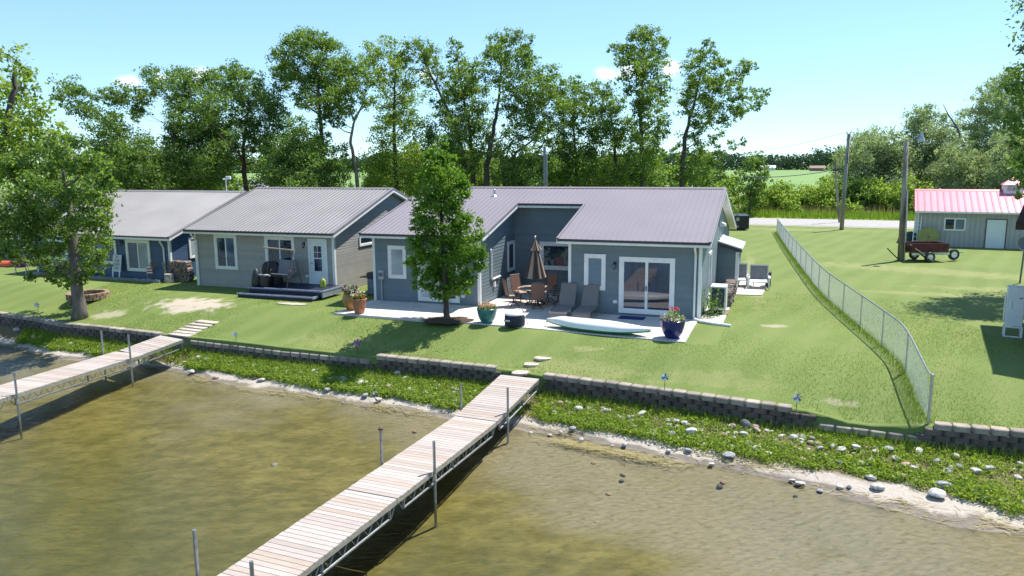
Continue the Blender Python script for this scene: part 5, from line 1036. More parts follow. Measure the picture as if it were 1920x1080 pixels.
# blue cottage details
def LB(x, y, z=0): return Vector((-27.5446+x*math.cos(AZB)-y*math.sin(AZB), 43.5775+x*math.sin(AZB)+y*math.cos(AZB), z))
t_ = thing('lake_sign', 'white painted board sign on legs leaning against the navy wall', 'sign', LB(6.55, -.35, 0), AZB)
f = MB(); f.rbox((0, .08, .84), (.62, .03, .92), (1, 0, 0), Vector((0, .985, -.17)), Vector((0, .17, .985))); f.build('board', mat('sign_white', (.62, .64, .66), .7, .1, 3), t_)
for s_ in (-.24, .24): f = MB(); f.rbox((s_, -.04, .2), (.07, .03, .42), (1, 0, 0), Vector((0, .985, -.17)), Vector((0, .17, .985))); f.build('leg', white, t_)
tcx = bpy.data.curves.new('lettering', 'FONT'); tcx.body = 'AT\nTHE\nLAKE\nLIFE'; tcx.size = .21; tcx.align_x = 'CENTER'; tcx.extrude = .003; tcx.space_line = .95; tmp_ = bpy.data.objects.new('lettering', tcx); COL.objects.link(tmp_); bpy.context.view_layer.update(); me_ = bpy.data.meshes.new_from_object(tmp_.evaluated_get(bpy.context.evaluated_depsgraph_get())); bpy.data.objects.remove(tmp_); me_.materials.clear(); me_.materials.append(mat('sign_letters', (.12, .13, .17), .8)); to = bpy.data.objects.new('lettering', me_); COL.objects.link(to); to.parent = t_; to.rotation_euler = (pi/2-.17, 0, 0); to.location = (0, .105, 1.1)
t_ = thing('log_stump', 'short white birch stump at the right corner of navy cottage', 'stump', G(318, 529)); f = MB(); f.lathe([(.27, 0), (.25, .1), (.23, .44), (.001, .45)], 14, wob=.05); f.build('stump_body', mat('birch_bark', (.55, .50, .45), .9, .4, 7, .4, c2=(.18, .12, .09)), t_, smooth=True, angle=40)
f = MB(); f.box(-.1, 10.0, -.75, -.70, -.02, .14); o = f.build('bed_edging', mat('grey_edging', (.25, .26, .29), .8, .2, 4)); o.location = LB(0, 0); o.rotation_euler = (0, 0, AZB); tag(o, 'low grey edging strip along the foot of the navy wall', 'edging')
for k, x in enumerate((5.3, 7.9, 8.5, 8.9, 9.3)): rock(LB(x, -.4, 0), .13+.03*(k % 2), ('grey', 'pink', 'pale')[k % 3], 'decor stone in the bed under the navy wall', 'stones along the navy wall', .25, 'stone')
t_ = thing('garden_windmill', 'small dark metal flower stake beside the navy cottage window', 'ornament', LB(9.15, -.3, 0)); f = MB(); f.tube([(0, 0, 0), (0, 0, .85)], .012, 6); f.build('stake', bronze, t_); f = MB(); [f.rbox((.12*math.cos(k*pi/4), 0, .85+.12*math.sin(k*pi/4)), (.16, .012, .06), Vector((math.cos(k*pi/4), 0, math.sin(k*pi/4))), (0, 1, 0), Vector((-math.sin(k*pi/4), 0, math.cos(k*pi/4)))) for k in range(8)]; f.build('flower_head', mat('rust_brown', (.16, .10, .05), .7), t_)
t_ = thing('garden_flag', 'little red and white striped flag by the navy wall', 'flag', LB(8.75, -.35, 0)); f = MB(); f.tube([(0, 0, 0), (0, 0, .8)], .01, 5); f.build('flag_pole', galv, t_)
for i in range(6): f = MB(); f.box(.012, .3, -.004, .004, .32+i*.07, .32+i*.07+.068); f.build('stripe', (mat('flag_red', (.4, .04, .06), .8), white)[i % 2], t_)
stp = mat('brick_steps', (.17, .095, .075), .9, .3, 8, .4); t_ = thing('brick_steps', 'low brown brick steps under the left part of navy cottage', 'steps', LB(2.9, -.75), AZB); f = MB(); f.box(-1.2, 1.6, -.45, .7, -.05, .17); f.build('lower_step', stp, t_); f = MB(); f.box(-.2, 1.0, -.1, .7, .171, .34); f.build('upper_step', stp, t_)
# fire ring
fr_ = G(166, 560); t_ = thing('fire_ring', 'round fire pit ring of tan blocks beside the big trunk', 'fire pit', fr_); f = MB()
for r_ in range(2):
    for k in range(18):
        an = 2*pi*(k+.5*r_)/18; d = Vector((math.cos(an), math.sin(an), 0)); f.rbox(d*.82+Vector((0, 0, .09+.155*r_)), (.2, .27, .15), d, Vector((-d.y, d.x, 0)), (0, 0, 1))
f.build('ring_blocks', mat('tan_block', (.34, .22, .15), .95, .3, 4, .5, island=.25), t_, bevel=.015); f = MB(); f.lathe([(.72, .03), (.001, .05)], 20); f.build('ash_bed', mat('ash', (.06, .05, .045), .95, .4, 9, .5), t_)
# pink folding chair, orange kayak, upright board
t_ = thing('camp_chair', 'magenta folding chair on the shaded lawn at far left', 'chair', place(40, 514), .4); f = MB(); f.box(-.25, .25, -.25, .25, .40, .42); f.build('seat', mat('magenta_fabric', (.30, .02, .16), .8), t_); f = MB(); f.rbox((0, .3, .70), (.5, .02, .58), (1, 0, 0), Vector((0, .97, -.2)), Vector((0, .2, .97))); f.build('backrest', mat('magenta_fabric', (.30, .02, .16)), t_)
for s_ in (-1, 1): f = MB(); f.tube([(s_*.26, -.28, 0), (s_*.26, .38, 1.0)], .015, 6).tube([(s_*.26, .3, 0), (s_*.26, -.25, .62), (s_*.28, .25, .64)], .015, 6); f.build('leg_frame', galv, t_)
t_ = thing('orange_kayak', 'orange kayak lying on the grass at the left edge', 'kayak', place(2, 500), -.12); LK2 = 3.1
def osec(x):
    k = x/(LK2/2); wd = .36*(1-abs(k)**2.4)+.01; return [(x, wd*math.cos(pi*j/10), .06+.12*abs(k)**3+.32*(1-abs(k)**3)*math.sin(pi*j/10)**.8) for j in range(11)]
loft([osec(LK2/2*(-1+i/14)) for i in range(29)]).build('hull', mat('kayak_orange', (.55, .09, .025), .35, .1, 2), t_, smooth=True, angle=60); f = MB(); f.box(-LK2*.42, LK2*.42, -.25, .25, .02, .07); f.build('deck', mat('kayak_orange_dark', (.3, .05, .02), .4), t_)
t_ = thing('paddle_board', 'white board standing upright against the far left cottage', 'board', G(20, 488), -.4); f = MB(); f.prism([(-.3, 0, .05), (.3, 0, .05), (.34, 0, .9), (.3, 0, 1.6), (.15, 0, 1.95), (-.15, 0, 1.95), (-.3, 0, 1.6), (-.34, 0, .9)], (0, .1, 0)); f.build('board_body', white, t_, bevel=.02); f = MB(); f.M = Matrix.Translation((.08, -.012, 1.5)) @ Matrix.Rotation(pi/2, 4, 'X'); f.lathe([(.001, 0), (.1, 0), (.1, .012), (.001, .012)], 16); f.build('hole', black, t_); f = MB(); f.box(-.3, -.2, -.03, -.002, 1.1, 1.7); f.build('red_pad', mat('pad_red', (.4, .06, .05), .7), t_)
# bird bath / pinwheels
def pinwheel(label, p, c1, c2, h=.5, r_=.12):
    t_ = thing('pinwheel', label, 'pinwheel', p, random.uniform(-.3, .3), 'pinwheels along the shore'); f = MB(); f.tube([(0, 0, -.05), (0, 0, h)], .009, 6); f.build('stick', bronze, t_)
    for k in range(6):
        an = k*pi/3; d = Vector((math.cos(an), 0, math.sin(an))); e = Vector((-d.z, 0, d.x)); c_ = Vector((0, -.03, h)); f = MB(); A, B, C_, D = c_, c_+d*r_+Vector((0, .02, 0)), c_+d*r_*.75+e*r_*.55-Vector((0, .03, 0)), c_+e*r_*.2
        f.add([A, B, C_, D]+[q+Vector((0, .006, 0)) for q in (A, B, C_, D)], [(0, 1, 2, 3), (7, 6, 5, 4), (0, 4, 5, 1), (1, 5, 6, 2), (2, 6, 7, 3), (3, 7, 4, 0)]); f.build('vane', (c1, c2)[k % 2], t_)
    return t_
pr, pb, pw, pv = mat('foil_red', (.5, .05, .08), .35), mat('foil_blue', (.05, .15, .5), .35), mat('foil_silver', (.55, .60, .68), .3, .1, 4, 0, .4), mat('foil_violet', (.2, .2, .42), .35)
pinwheel('red and blue pinwheel on the lawn above the long low wall', G(671, 668), pr, pb, .5, .15); pinwheel('silver pinwheel on the wall top right of the left dock', G(443, 641), pw, pw, .3); pinwheel('pale blue pinwheel on the lawn above the right wall', G(1246, 737), pw, pb, .5); pinwheel('silver violet pinwheel near the end of the right wall', G(1493, 776), pw, pv, .35, .13); pinwheel('silver pinwheel on the lawn left of the big trunk', G(72, 590), pw, pw, .45, .14)
# dumpster
t_ = thing('dumpster', 'black lidded dumpster beside the road behind the main cottage', 'dumpster', (20.6, 69.3, 0), -.12); f = MB(); f.prism([(-1.0, -.75, .12), (1.0, -.75, .12), (1.0, .75, .12), (-1.0, .75, .12)], (0, 0, 1.15)); f.build('bin_body', black, t_); 
for s_ in (-1, 1): f = MB(); f.prism([(s_*.51-.47, -.8, 1.275), (s_*.51-.47, .8, 1.275), (s_*.51-.47, .8, 1.42), (s_*.51-.47, -.8, 1.31)], (.94, 0, 0)); f.build('lid', mat('lid_blue_black', (.03, .036, .05), .4), t_)
f = MB(); f.box(-.12, .1, -.765, -.752, .85, 1.15).box(-.1, .08, -.765, -.752, .25, .42); f.build('label_plate', white, t_); f = MB(); f.box(-.03, .03, -.775, -.7655, .14, 1.25); f.build('seam', mat('rib_grey', (.05, .05, .06), .5), t_)
# poles and wires
polem = mat('weathered_pole', (.34, .30, .27), .95, .4, 3, .6, stretch=(1, 1, .15), c2=(.07, .055, .045)); cable = mat('cable', (.05, .05, .055), .6)
up = G(1578, 431); t_ = thing('utility_pole', 'grey wooden utility pole at the near side of road', 'utility pole', up); f = MB(); f.tube([(0, 0, -.2), (.02, 0, 4), (.1, 0, 8.55)], [.19, .165, .13], 12); f.build('pole', mat('grey_pole', (.30, .29, .27), .95, .3, 3, .5, stretch=(1, 1, .15)), t_, smooth=True, angle=0)
for s_ in (-.17, .17): f = MB(); f.lathe([(.05, 8.5), (.07, 8.6), (.04, 8.66), (.06, 8.72)], 10, (.1+s_, 0, 0)); f.build('insulator', whitem, t_)
f = MB(); f.tube([(.1, -.15, 8.5), (.05, -.2, 6.6), (.08, -.2, 5.9)], .03, 6); f.build('conduit', dark, t_)
gp_ = at(1575, 418, 76); t_ = thing('leaning_pole', 'thin dark pole with small crossbar leaning beside the utility pole', 'pole', (gp_.x, gp_.y, 0)); b0 = Vector((gp_.x, gp_.y, 0)); f = MB(); f.tube([(0, 0, -.2), at(1568, 345, 76)-b0, at(1566, 298, 76)-b0], [.13, .11, .06], 8); f.build('pole', polem, t_); f = MB(); f.bar(at(1562, 319, 76)-b0, at(1574, 317, 76)-b0, .25); f.build('crossbar', dark, t_)
lp = G(1688, 489); t_ = thing('yard_light_pole', 'weathered leaning wooden pole with a yard lamp on top', 'light pole', lp); tp2 = at(1700, 266, lp.y); f = MB(); d = tp2-lp; f.tube([(0, 0, -.2), d*.5, d], [.175, .15, .12], 12); f.build('pole', polem, t_, smooth=True, angle=0)
f = MB(); f.tube([d+Vector((0, 0, -.15)), d+Vector((.45, -.05, .25)), d+Vector((.72, -.1, .42))], .03, 7); f.build('arm', galv, t_); f = MB(); f.lathe([(.07, .55), (.09, .4), (.10, .32), (.19, .16), (.21, .02), (.18, 0), (.001, .0)], 16, d+Vector((.82, -.1, 0))); f.build('lamp_head', mat('lamp_grey', (.5, .52, .54), .4, .1, 4, 0, .4), t_, smooth=True, angle=40)
f = MB(); f.tube([(.18, -.1, 0), d*.25+Vector((.18, -.12, 0)), d*.6+Vector((.15, -.1, 0))], .05, 7); f.build('conduit', galv, t_)
mp = at(1021, 352, 52); t_ = thing('service_mast', 'plain grey steel service pole rising behind the main roof', 'pole', (mp.x, mp.y, 0)); f = MB(); f.tube([(0, 0, 0), (0, 0, at(1021, 275, 52).z)], .1, 10); f.build('pole', mat('pole_grey', (.16, .18, .2), .5, .1, 4), t_); f = MB(); f.tube([(.16, 0, 0), (.16, 0, 6.8)], .03, 6); f.build('conduit', galv, t_)
def wire(label, A, B, sag=.6, r_=.018):
    A, B = Vector(A), Vector(B); f = MB(); f.tube([A.lerp(B, k/20)-Vector((0, 0, sag*4*(k/20)*(1-k/20))) for k in range(21)], r_, 5); o = f.build('power_line', cable); tag(o, label, 'cable', 'overhead wires'); return o
TP = up+Vector((-.07, 0, 8.68)); TP2 = up+Vector((.27, 0, 8.68)); wire('thin overhead wire running left from the utility pole top', TP, at(1180, 300, 75), .8, .013); wire('thin overhead wire running right from the utility pole top', TP2, at(1960, 262, 62), .5, .013)
wire('slack cable dropping right from the utility pole', up+Vector((.1, 0, 6.6)), at(1925, 334, 60), 1.6, .022); wire('thick dark cable running left from the leaning crossbar', at(1566, 318, 76), at(1395, 332, 70), .25, .04); wire('second thin wire left of the utility pole', up+Vector((0, 0, 6.9)), at(1210, 318, 78), .6, .012)
# trailer
tm = mat('oxblood_boards', (.105, .022, .02), .75, .35, 4, .4); tr0 = G(1735, 489); t_ = thing('utility_trailer', 'dark red board-sided utility trailer parked on the lawn by pole', 'trailer', tr0, .06)
wdp = 1.35
for nm, bx in (('side_board', (-1.3, 1.0, -wdp/2, -wdp/2+.05)), ('side_board', (-1.3, 1.0, wdp/2-.05, wdp/2)), ('front_board', (.95, 1.0, -wdp/2+.051, wdp/2-.051)), ('tailboard', (-1.3, -1.25, -wdp/2+.051, wdp/2-.051))):
    f = MB()
    for k in range(3): f.box(*bx, .62+k*.175, .62+k*.175+.168)
    f.build(nm, tm, t_)
f = MB(); f.box(-1.25, .95, -.62, .62, .58, .615); f.build('bed', wood, t_)
for s_ in (-1, 1): f = MB(); f.box(-1.3, 1.05, s_*.66-.04, s_*.66+.04, .44, .575); f.build('frame_rail', galv, t_)
f = MB(); f.bar((1.0, -.5, .5), (1.9, 0, .5), .07).bar((1.0, .5, .5), (1.9, 0, .5), .07).bar((1.85, 0, .5), (2.35, 0, .5), .09); f.build('tongue', galv, t_)
def wheel(par, c, r_, w_=.18, nm='wheel'):
    f = MB(); f.M = Matrix.Translation(c) @ Matrix.Rotation(pi/2, 4, 'X'); f.lathe([(r_*.58, -w_/2), (r_*.9, -w_/2), (r_, -w_*.3), (r_, w_*.3), (r_*.9, w_/2), (r_*.58, w_/2), (r_*.58, -w_/2)], 28); o = f.build(nm, black, par, smooth=True, angle=35)
    f = MB(); f.M = Matrix.Translation(c) @ Matrix.Rotation(pi/2, 4, 'X'); f.lathe([(.03, w_*.2), (r_*.3, w_*.32), (r_*.57, w_*.4), (r_*.575, -w_*.4), (.03, -w_*.3)], 24); f.build('rim', whitem, o, smooth=True, angle=35)
wheel(t_, (-.25, -.80, .32), .32); wheel(t_, (-.25, .80, .32), .32); wheel(t_, (1.5, -.42, .42), .34, .17, 'spare_wheel')
f = MB(); f.tube([(1.85, 0, .5), (1.85, 0, .06)], .03, 8).lathe([(.09, 0), (.09, .03)], 10, (1.85, 0, .0)); f.build('jack_stand', galv, t_)
rp_ = G(1722, 492); t_ = thing('ramp_board', 'dark plank ramp leaning between the trailer and grass', 'ramp', rp_, .05); f = MB(); f.bar((.75, 0, .06), (-.55, .35, 1.05), .5, .05); f.build('plank', mat('dark_plank', (.04, .035, .03), .8, .3, 4), t_); f = MB(); f.bar((.75, -.25, .10), (-.55, .1, 1.09), .04, .05); f.build('plank_edge', galv, t_)
t_ = thing('pipe_stub', 'thin iron bar sticking out left of the light pole foot', 'bar', G(1680, 488)); f = MB(); f.tube([(.2, 0, .0), (-.6, 0, .75)], .035, 6); f.lathe([(.04, -.02), (.04, .01)], 8, (.2, 0, 0)); f.build('bar', dark, t_)
re_ = at(1740, 452, 54.2); t_ = thing('round_disc', 'yellow-green round disc leaning on the shed behind trailer', 'disc', (re_.x, re_.y, 0), AZS); f = MB(); f.M = Matrix.Translation((0, 0, .72)) @ Matrix.Rotation(pi/2-.12, 4, 'X'); f.lathe([(.001, -.03), (.68, -.03), (.68, .03), (.001, .03)], 36); f.build('disc_face', mat('faded_yellow_green', (.30, .30, .10), .8, .15, 3), t_); f = MB(); f.M = Matrix.Translation((0, -.06, .72)) @ Matrix.Rotation(pi/2-.12, 4, 'X'); f.lathe([(.001, -.02), (.05, -.02), (.05, .03), (.001, .03)], 12); f.build('hub', dark, t_)
ta_ = at(1707, 452, 56.5); t_ = thing('tarp_heap', 'dark green tarp-covered heap at the left corner of shed', 'heap', (ta_.x, ta_.y, 0)); f = MB(); f.lathe([(.85, 0), (.82, .3), (.6, .65), (.25, .85), (.001, .9)], 16, wob=.1); f.build('tarp', mat('dark_green_tarp', (.02, .055, .04), .6, .3, 3, .4), t_, smooth=True, angle=60)
la_ = at(1716, 458, 54.6); t_ = thing('ladder', 'white ladder leaning on the left corner of shed', 'ladder', (la_.x, la_.y, 0), AZS); f = MB()
for s_ in (-.2, .2): f.bar((s_, 0, 0), (s_+.1, .5, 2.1), .06, .03)
for k in range(7): f.bar((-.2+.012*k, .07*k+.03, .28*k+.1), (.2+.012*k, .07*k+.03, .28*k+.1), .03)
f.build('rails', whitem, t_)
# satellite dish
sd = G(1912, 531); t_ = thing('satellite_dish', 'grey satellite dish on a bare post at the right edge', 'satellite dish', sd, -.3); f = MB(); f.tube([(0, 0, -.1), (.05, 0, 1.72)], .045, 8); f.build('post', mat('pole_grey', (.16, .18, .2)), t_); f = MB(); f.M = Matrix.Translation((.05, -.12, 1.95)) @ Matrix.Rotation(.25, 4, 'Z') @ Matrix.Rotation(pi/2-.35, 4, 'X'); f.lathe([(.001, -.08), (.2, -.055), (.38, 0), (.385, .012), (.19, -.04), (.001, -.065)], 26); o = f.build('dish', mat('dish_grey', (.14, .15, .165), .5, .1, 3), t_, smooth=True, angle=50); o.scale = (1, 1, 1); f = MB(); f.tube([(.05, -.15, 1.62), (.1, -.62, 1.72)], .018, 6).lathe([(.03, 0), (.03, .1)], 8, (.1, -.62, 1.7)); f.build('feed_arm', galv, t_)
# small yard bits
# ------------------------------------------------------------------ trees
def clump_points(c, r, n, flat=.85, sub=None):
    """leaf positions: sprays gathered round sub-centres inside an uneven ball"""
    m = max(5, int(6+r*7)); s = rng.normal(size=(m, 3)); s /= np.linalg.norm(s, axis=1)[:, None]; s *= (rng.uniform(.3, 1.1, m)**.6)[:, None]*r; s[:, 2] *= flat
    k = rng.integers(0, m, n); sc_ = rng.uniform(.13, .28, m)[k][:, None]*r
    return np.array(c)+s[k]+rng.normal(size=(n, 3))*sc_*np.array([1, 1, .7])
def tree(name, label, group, Y, trunk, clumps, r0, leaf=.24, dens=1.0, lm=None, bk_=None, spread=2.2, ratio=.55, droop=0, cat='tree', minr=0, z0=None, limbs=True, flat=.85, kr=None):
    if Y is None: Y = G(*trunk[0]).y
    kr = kr or (1.7 if Y > 50 else 1.3)
    if Y > 50 and leaf < .3: leaf = .18; dens *= 1.1
    if Y > 50: r0 *= .68
    bs = at(trunk[0][0], trunk[0][1], Y); zb = terr(bs.x, bs.y) if z0 is None else z0
    dv = ray(*trunk[0]); root = thing(name, label, cat, (bs.x, bs.y, zb), 0, group); off = Vector((bs.x, bs.y, zb))
    pts = [Vector((bs.x, bs.y, zb-.1))]
    for i, (u, v) in enumerate(trunk[1:]): pts.append(at(u, v, Y+random.uniform(-.4, .4)*min(2, i)))
    zt = pts[-1].z; tb = MB(); k = len(pts)
    # densify
    fine = []
    for i in range(k-1):
        for j in range(4): fine.append(pts[i].lerp(pts[i+1], j/4)+Vector((random.gauss(0, r0*.12), random.gauss(0, r0*.12), 0))*(i+j > 0))
    fine.append(pts[-1]); nF = len(fine)
    rad = [r0*(1-.82*(i/(nF-1))**.85)+(r0*(.5 if Y > 50 else .22)*max(0, 1-i/1.5)) for i in range(nF)]
    tb.tube([p-off for p in fine], rad, 9)
    P = []
    nodes = [(q, rad[i]) for i, q in enumerate(fine) if i >= nF*.18]
    cs = []
    for (u, v, rp) in clumps:
        c = at(u, v, Y+random.uniform(-1, 1)*spread); cs.append((c, kr*rp*c.y/FPX))
        if Y > 50 and random.random() < .5:
            rr_ = kr*rp*c.y/FPX; cs.append((c+Vector((random.gauss(0, .7)*rr_, random.gauss(0, 1.5)*rr_, random.gauss(-.35, .5)*rr_)), rr_*random.uniform(.55, .85)))
    cs.sort(key=lambda e: min((e[0]-q).length for q in fine))
    for c, r in cs:
        n = int(dens*.5*4*pi*r*r/(leaf*leaf*ratio*.5)); P.append(clump_points(c, r, max(20, n), flat))
        hz, rb0 = min(nodes, key=lambda e: (e[0]-c).length+max(0, e[0].z-(c.z-.35*(e[0]-c).to_2d().length))*2.2)
        L0 = (c-hz).length; rb = max(.012, min(rb0*.7, .02+.024*L0))
        md = hz.lerp(c, .5)+Vector((random.gauss(0, .1)*L0, random.gauss(0, .1)*L0, random.gauss(-.05, .06)*L0)); m2_ = hz.lerp(c, .8)+Vector((random.gauss(0, .06)*L0, random.gauss(0, .06)*L0, random.gauss(0, .05)*L0))
        tb.tube([hz-off, md-off, m2_-off, c-off], [rb, rb*.75, rb*.6, rb*.45], 6, False); nodes += [(md, rb*.75), (c, rb*.45)]
        for q in range(4):
            e = c+Vector((random.gauss(0, 1), random.gauss(0, 1), random.gauss(.2, .8))).normalized()*r*.9; tb.tube([m2_.lerp(c, random.uniform(.3, 1))-off, e-off], [rb*.3, .006], 4, False)
    tb.build('trunk', bk_ or bark, root, smooth=True, angle=0)
    P = np.concatenate(P)-np.array(off); quads('crown', leaves(P, leaf, ratio, .3, droop), lm or L_MID, root); return root
TG = 'tall trees behind the cottages'
Y0 = 58
tree('big_tree', 'big leafy tree with thick trunk on the lawn beside the left dock', None, None, [(149, 597), (143, 520), (138, 450), (128, 380), (120, 320)],
     [(130, 292, 38), (90, 300, 34), (165, 318, 30), (60, 330, 40), (115, 340, 44), (180, 352, 28), (30, 345, 34), (75, 378, 44), (140, 392, 46), (182, 398, 26), (25, 395, 36), (100, 425, 38), (165, 440, 30), (190, 455, 18), (60, 418, 34), (135, 470, 30), (170, 480, 24), (120, 505, 20), (88, 460, 24), (155, 510, 16), (100, 490, 20), (20, 440, 24), (60, 462, 22), (40, 480, 20), (75, 500, 18), (105, 520, 16), (130, 530, 12), (60, 520, 12), (175, 505, 14), (188, 480, 15), (150, 528, 10), (5, 470, 20), (110, 455, 24), (195, 430, 14), (198, 375, 12), (150, 270, 16), (100, 268, 18), (40, 300, 22), (10, 310, 20)], .31, .16, 1.5, L_MID, mat('lawn_tree_bark', (.17, .145, .125), .95, .35, 5, .9, stretch=(1, 1, .3)), 2.0, kr=1.13)
tree('leafy_tree', 'tall leafy tree at the left edge behind the big lawn tree', None, 36, [(-60, 560), (-40, 430), (0, 300), (25, 180), (30, 130)],
     [(15, 108, 20), (38, 130, 17), (5, 150, 28), (45, 165, 24), (15, 205, 34), (60, 215, 25), (25, 250, 36), (80, 232, 22), (90, 265, 26), (50, 290, 36), (115, 262, 20), (5, 305, 34), (130, 285, 15), (-20, 360, 50), (-30, 250, 50), (-40, 430, 50), (10, 430, 22)], .35, .2, .8, L_YEL, bark, 2, kr=1.45)
tree('spreading_tree', 'tree with low leaning branches reaching left above the blue cottage', TG, 55, [(268, 362), (250, 300), (225, 255), (190, 215), (150, 190)],
     [(122, 172, 15), (135, 160, 10), (148, 190, 16), (116, 190, 9), (168, 205, 14), (190, 180, 9), (180, 235, 16), (205, 255, 20), (235, 268, 24), (215, 225, 13), (250, 290, 26), (215, 295, 24), (190, 300, 16), (195, 335, 18), (230, 325, 26), (265, 320, 26), (200, 270, 14)], .34, .24, .9, L_DARK)
tree('forked_tree', 'broad dark tree forking low above the blue cottage ridge', TG, 58, [(308, 362), (318, 300), (330, 250), (340, 205), (352, 165)],
     [(285, 140, 14), (305, 148, 16), (325, 140, 12), (345, 155, 17), (365, 150, 12), (372, 175, 18), (352, 188, 20), (385, 198, 18), (330, 190, 12), (300, 170, 8), (370, 220, 26), (395, 230, 22), (345, 235, 18), (410, 255, 24), (380, 260, 26), (350, 270, 24), (420, 285, 20), (390, 295, 26), (325, 295, 22), (355, 310, 28), (300, 320, 26), (330, 335, 28), (285, 335, 24), (400, 325, 20), (375, 340, 24), (225, 172, 12), (248, 182, 16), (268, 200, 10), (210, 180, 10), (258, 215, 8)], .42, .24, .9, L_DARK)
tree('clean_trunk_tree', 'tree with bare straight trunk standing above the taupe cottage ridge', TG, 60, [(459, 362), (458, 320), (456, 275), (462, 235), (468, 190)],
     [(412, 140, 12), (440, 132, 13), (428, 158, 18), (455, 160, 18), (478, 150, 12), (410, 178, 14), (440, 188, 20), (475, 182, 22), (503, 172, 15), (512, 195, 18), (452, 215, 18), (490, 215, 22), (520, 225, 16), (500, 248, 24), (470, 245, 12), (436, 240, 14), (525, 262, 18), (480, 270, 14), (505, 285, 14)], .36, .24, .85, L_DARK, mat('brown_bark', (.13, .075, .055), .95, .35, 5, .9))
tree('round_crowned_tree', 'tallest round-crowned tree rising over the taupe cottage', TG, 60, [(610, 362), (606, 310), (602, 250), (598, 180), (592, 120)],
     [(590, 68, 14), (570, 78, 14), (610, 80, 14), (545, 90, 14), (528, 108, 15), (560, 105, 18), (590, 102, 20), (620, 105, 18), (638, 125, 14), (522, 135, 14), (545, 132, 18), (575, 138, 20), (605, 138, 20), (632, 150, 18), (555, 160, 17), (585, 170, 20), (615, 172, 20), (640, 178, 14), (600, 200, 16), (572, 192, 12), (530, 158, 10), (625, 205, 14)], .40, .24, .95, L_MID)
tree('bushy_tree', 'dense dark low tree between clean and round-crowned trunks', TG, 57, [(575, 362), (572, 330), (568, 290)],
     [(555, 238, 14), (570, 262, 20), (595, 270, 18), (545, 282, 24), (520, 295, 20), (575, 295, 26), (605, 305, 22), (510, 318, 20), (540, 325, 28), (575, 332, 30), (610, 338, 22), (632, 318, 14), (635, 285, 12), (500, 340, 16), (640, 345, 14)], .25, .24, .95, L_DARK)
tree('leaning_tree', 'thin leaning tree with bare curved trunk right of the round-crowned one', TG, 59, [(675, 362), (668, 318), (657, 268), (662, 232), (678, 200), (690, 160)],
     [(655, 135, 13), (675, 120, 13), (648, 160, 14), (670, 150, 14), (645, 190, 13), (665, 178, 14), (690, 145, 12), (650, 212, 10), (685, 185, 10), (640, 230, 8)], .27, .24, .75, L_MID, bark_l)
tree('light_tree', 'airy light green tree behind the linden top', TG, 61, [(742, 362), (742, 300), (738, 240), (740, 180), (742, 130)],
     [(700, 92, 10), (718, 84, 10), (738, 82, 9), (690, 112, 12), (712, 110, 14), (735, 112, 12), (755, 118, 13), (705, 140, 14), (728, 142, 16), (752, 150, 15), (775, 150, 12), (720, 175, 16), (745, 182, 17), (772, 180, 15), (700, 195, 10), (735, 210, 17), (762, 214, 17), (715, 235, 13), (748, 245, 18), (778, 245, 15), (710, 275, 14), (735, 282, 20), (765, 285, 20), (700, 305, 16), (725, 320, 24), (755, 325, 24), (785, 315, 20), (790, 345, 20), (705, 340, 16)], .34, .24, .62, L_YEL)
tree('tilted_limb_tree', 'tree whose long limb leans left over the linden', TG, 59, [(880, 362), (872, 310), (862, 262), (838, 200), (808, 140), (792, 100)],
     [(778, 90, 13), (795, 92, 13), (768, 105, 9), (808, 108, 14), (818, 128, 11), (790, 122, 8), (800, 150, 8), (830, 150, 10), (845, 175, 12), (820, 190, 12), (850, 210, 14), (825, 225, 16), (805, 245, 15), (835, 255, 18), (815, 275, 18), (845, 290, 22)], .36, .24, .8, L_MID)
tree('spiky_tree', 'tree with a narrow spire of leaves left of the forked giant', TG, 60, [(890, 362), (886, 300), (880, 240), (868, 180), (858, 110)],
     [(853, 82, 8), (855, 98, 9), (858, 116, 11), (850, 138, 11), (868, 140, 13), (888, 130, 12), (905, 118, 10), (880, 158, 14), (860, 166, 14), (900, 160, 13), (878, 185, 16), (852, 195, 12), (900, 195, 14), (870, 215, 17), (895, 225, 16), (872, 248, 20), (900, 262, 18), (875, 285, 20), (895, 310, 20), (868, 320, 22)], .36, .24, .85, L_MID)
tree('multi_stem_tree', 'wide open tree of several dark stems behind the main roof', TG, 58, [(908, 362), (914, 310), (924, 250), (934, 190), (940, 130)],
     [(925, 80, 11), (940, 68, 9), (955, 72, 10), (975, 70, 10), (990, 78, 8), (935, 95, 12), (958, 95, 14), (980, 92, 11), (920, 112, 11), (945, 120, 14), (970, 118, 14), (992, 112, 11), (930, 145, 11), (958, 150, 16), (985, 145, 16), (1010, 140, 13), (1035, 138, 11), (1005, 165, 17), (1032, 162, 15), (1055, 165, 11), (965, 180, 16), (990, 192, 18), (1020, 190, 18), (1045, 190, 14), (950, 210, 13), (975, 220, 16), (1005, 218, 18), (1035, 215, 14), (985, 245, 14), (955, 245, 10), (1012, 245, 10)], .42, .24, .82, L_MID)
tree('slanting_tree', 'slanting dark tree with low limbs reaching right over main roof', TG, 56.5, [(940, 362), (945, 320), (968, 285), (1000, 262), (1030, 250)],
     [(950, 290, 16), (975, 300, 16), (1000, 290, 14), (1022, 262, 12), (1000, 315, 18), (965, 325, 20), (985, 340, 20), (940, 330, 18), (1030, 300, 12), (1045, 270, 10)], .24, .24, .8, L_DARK)
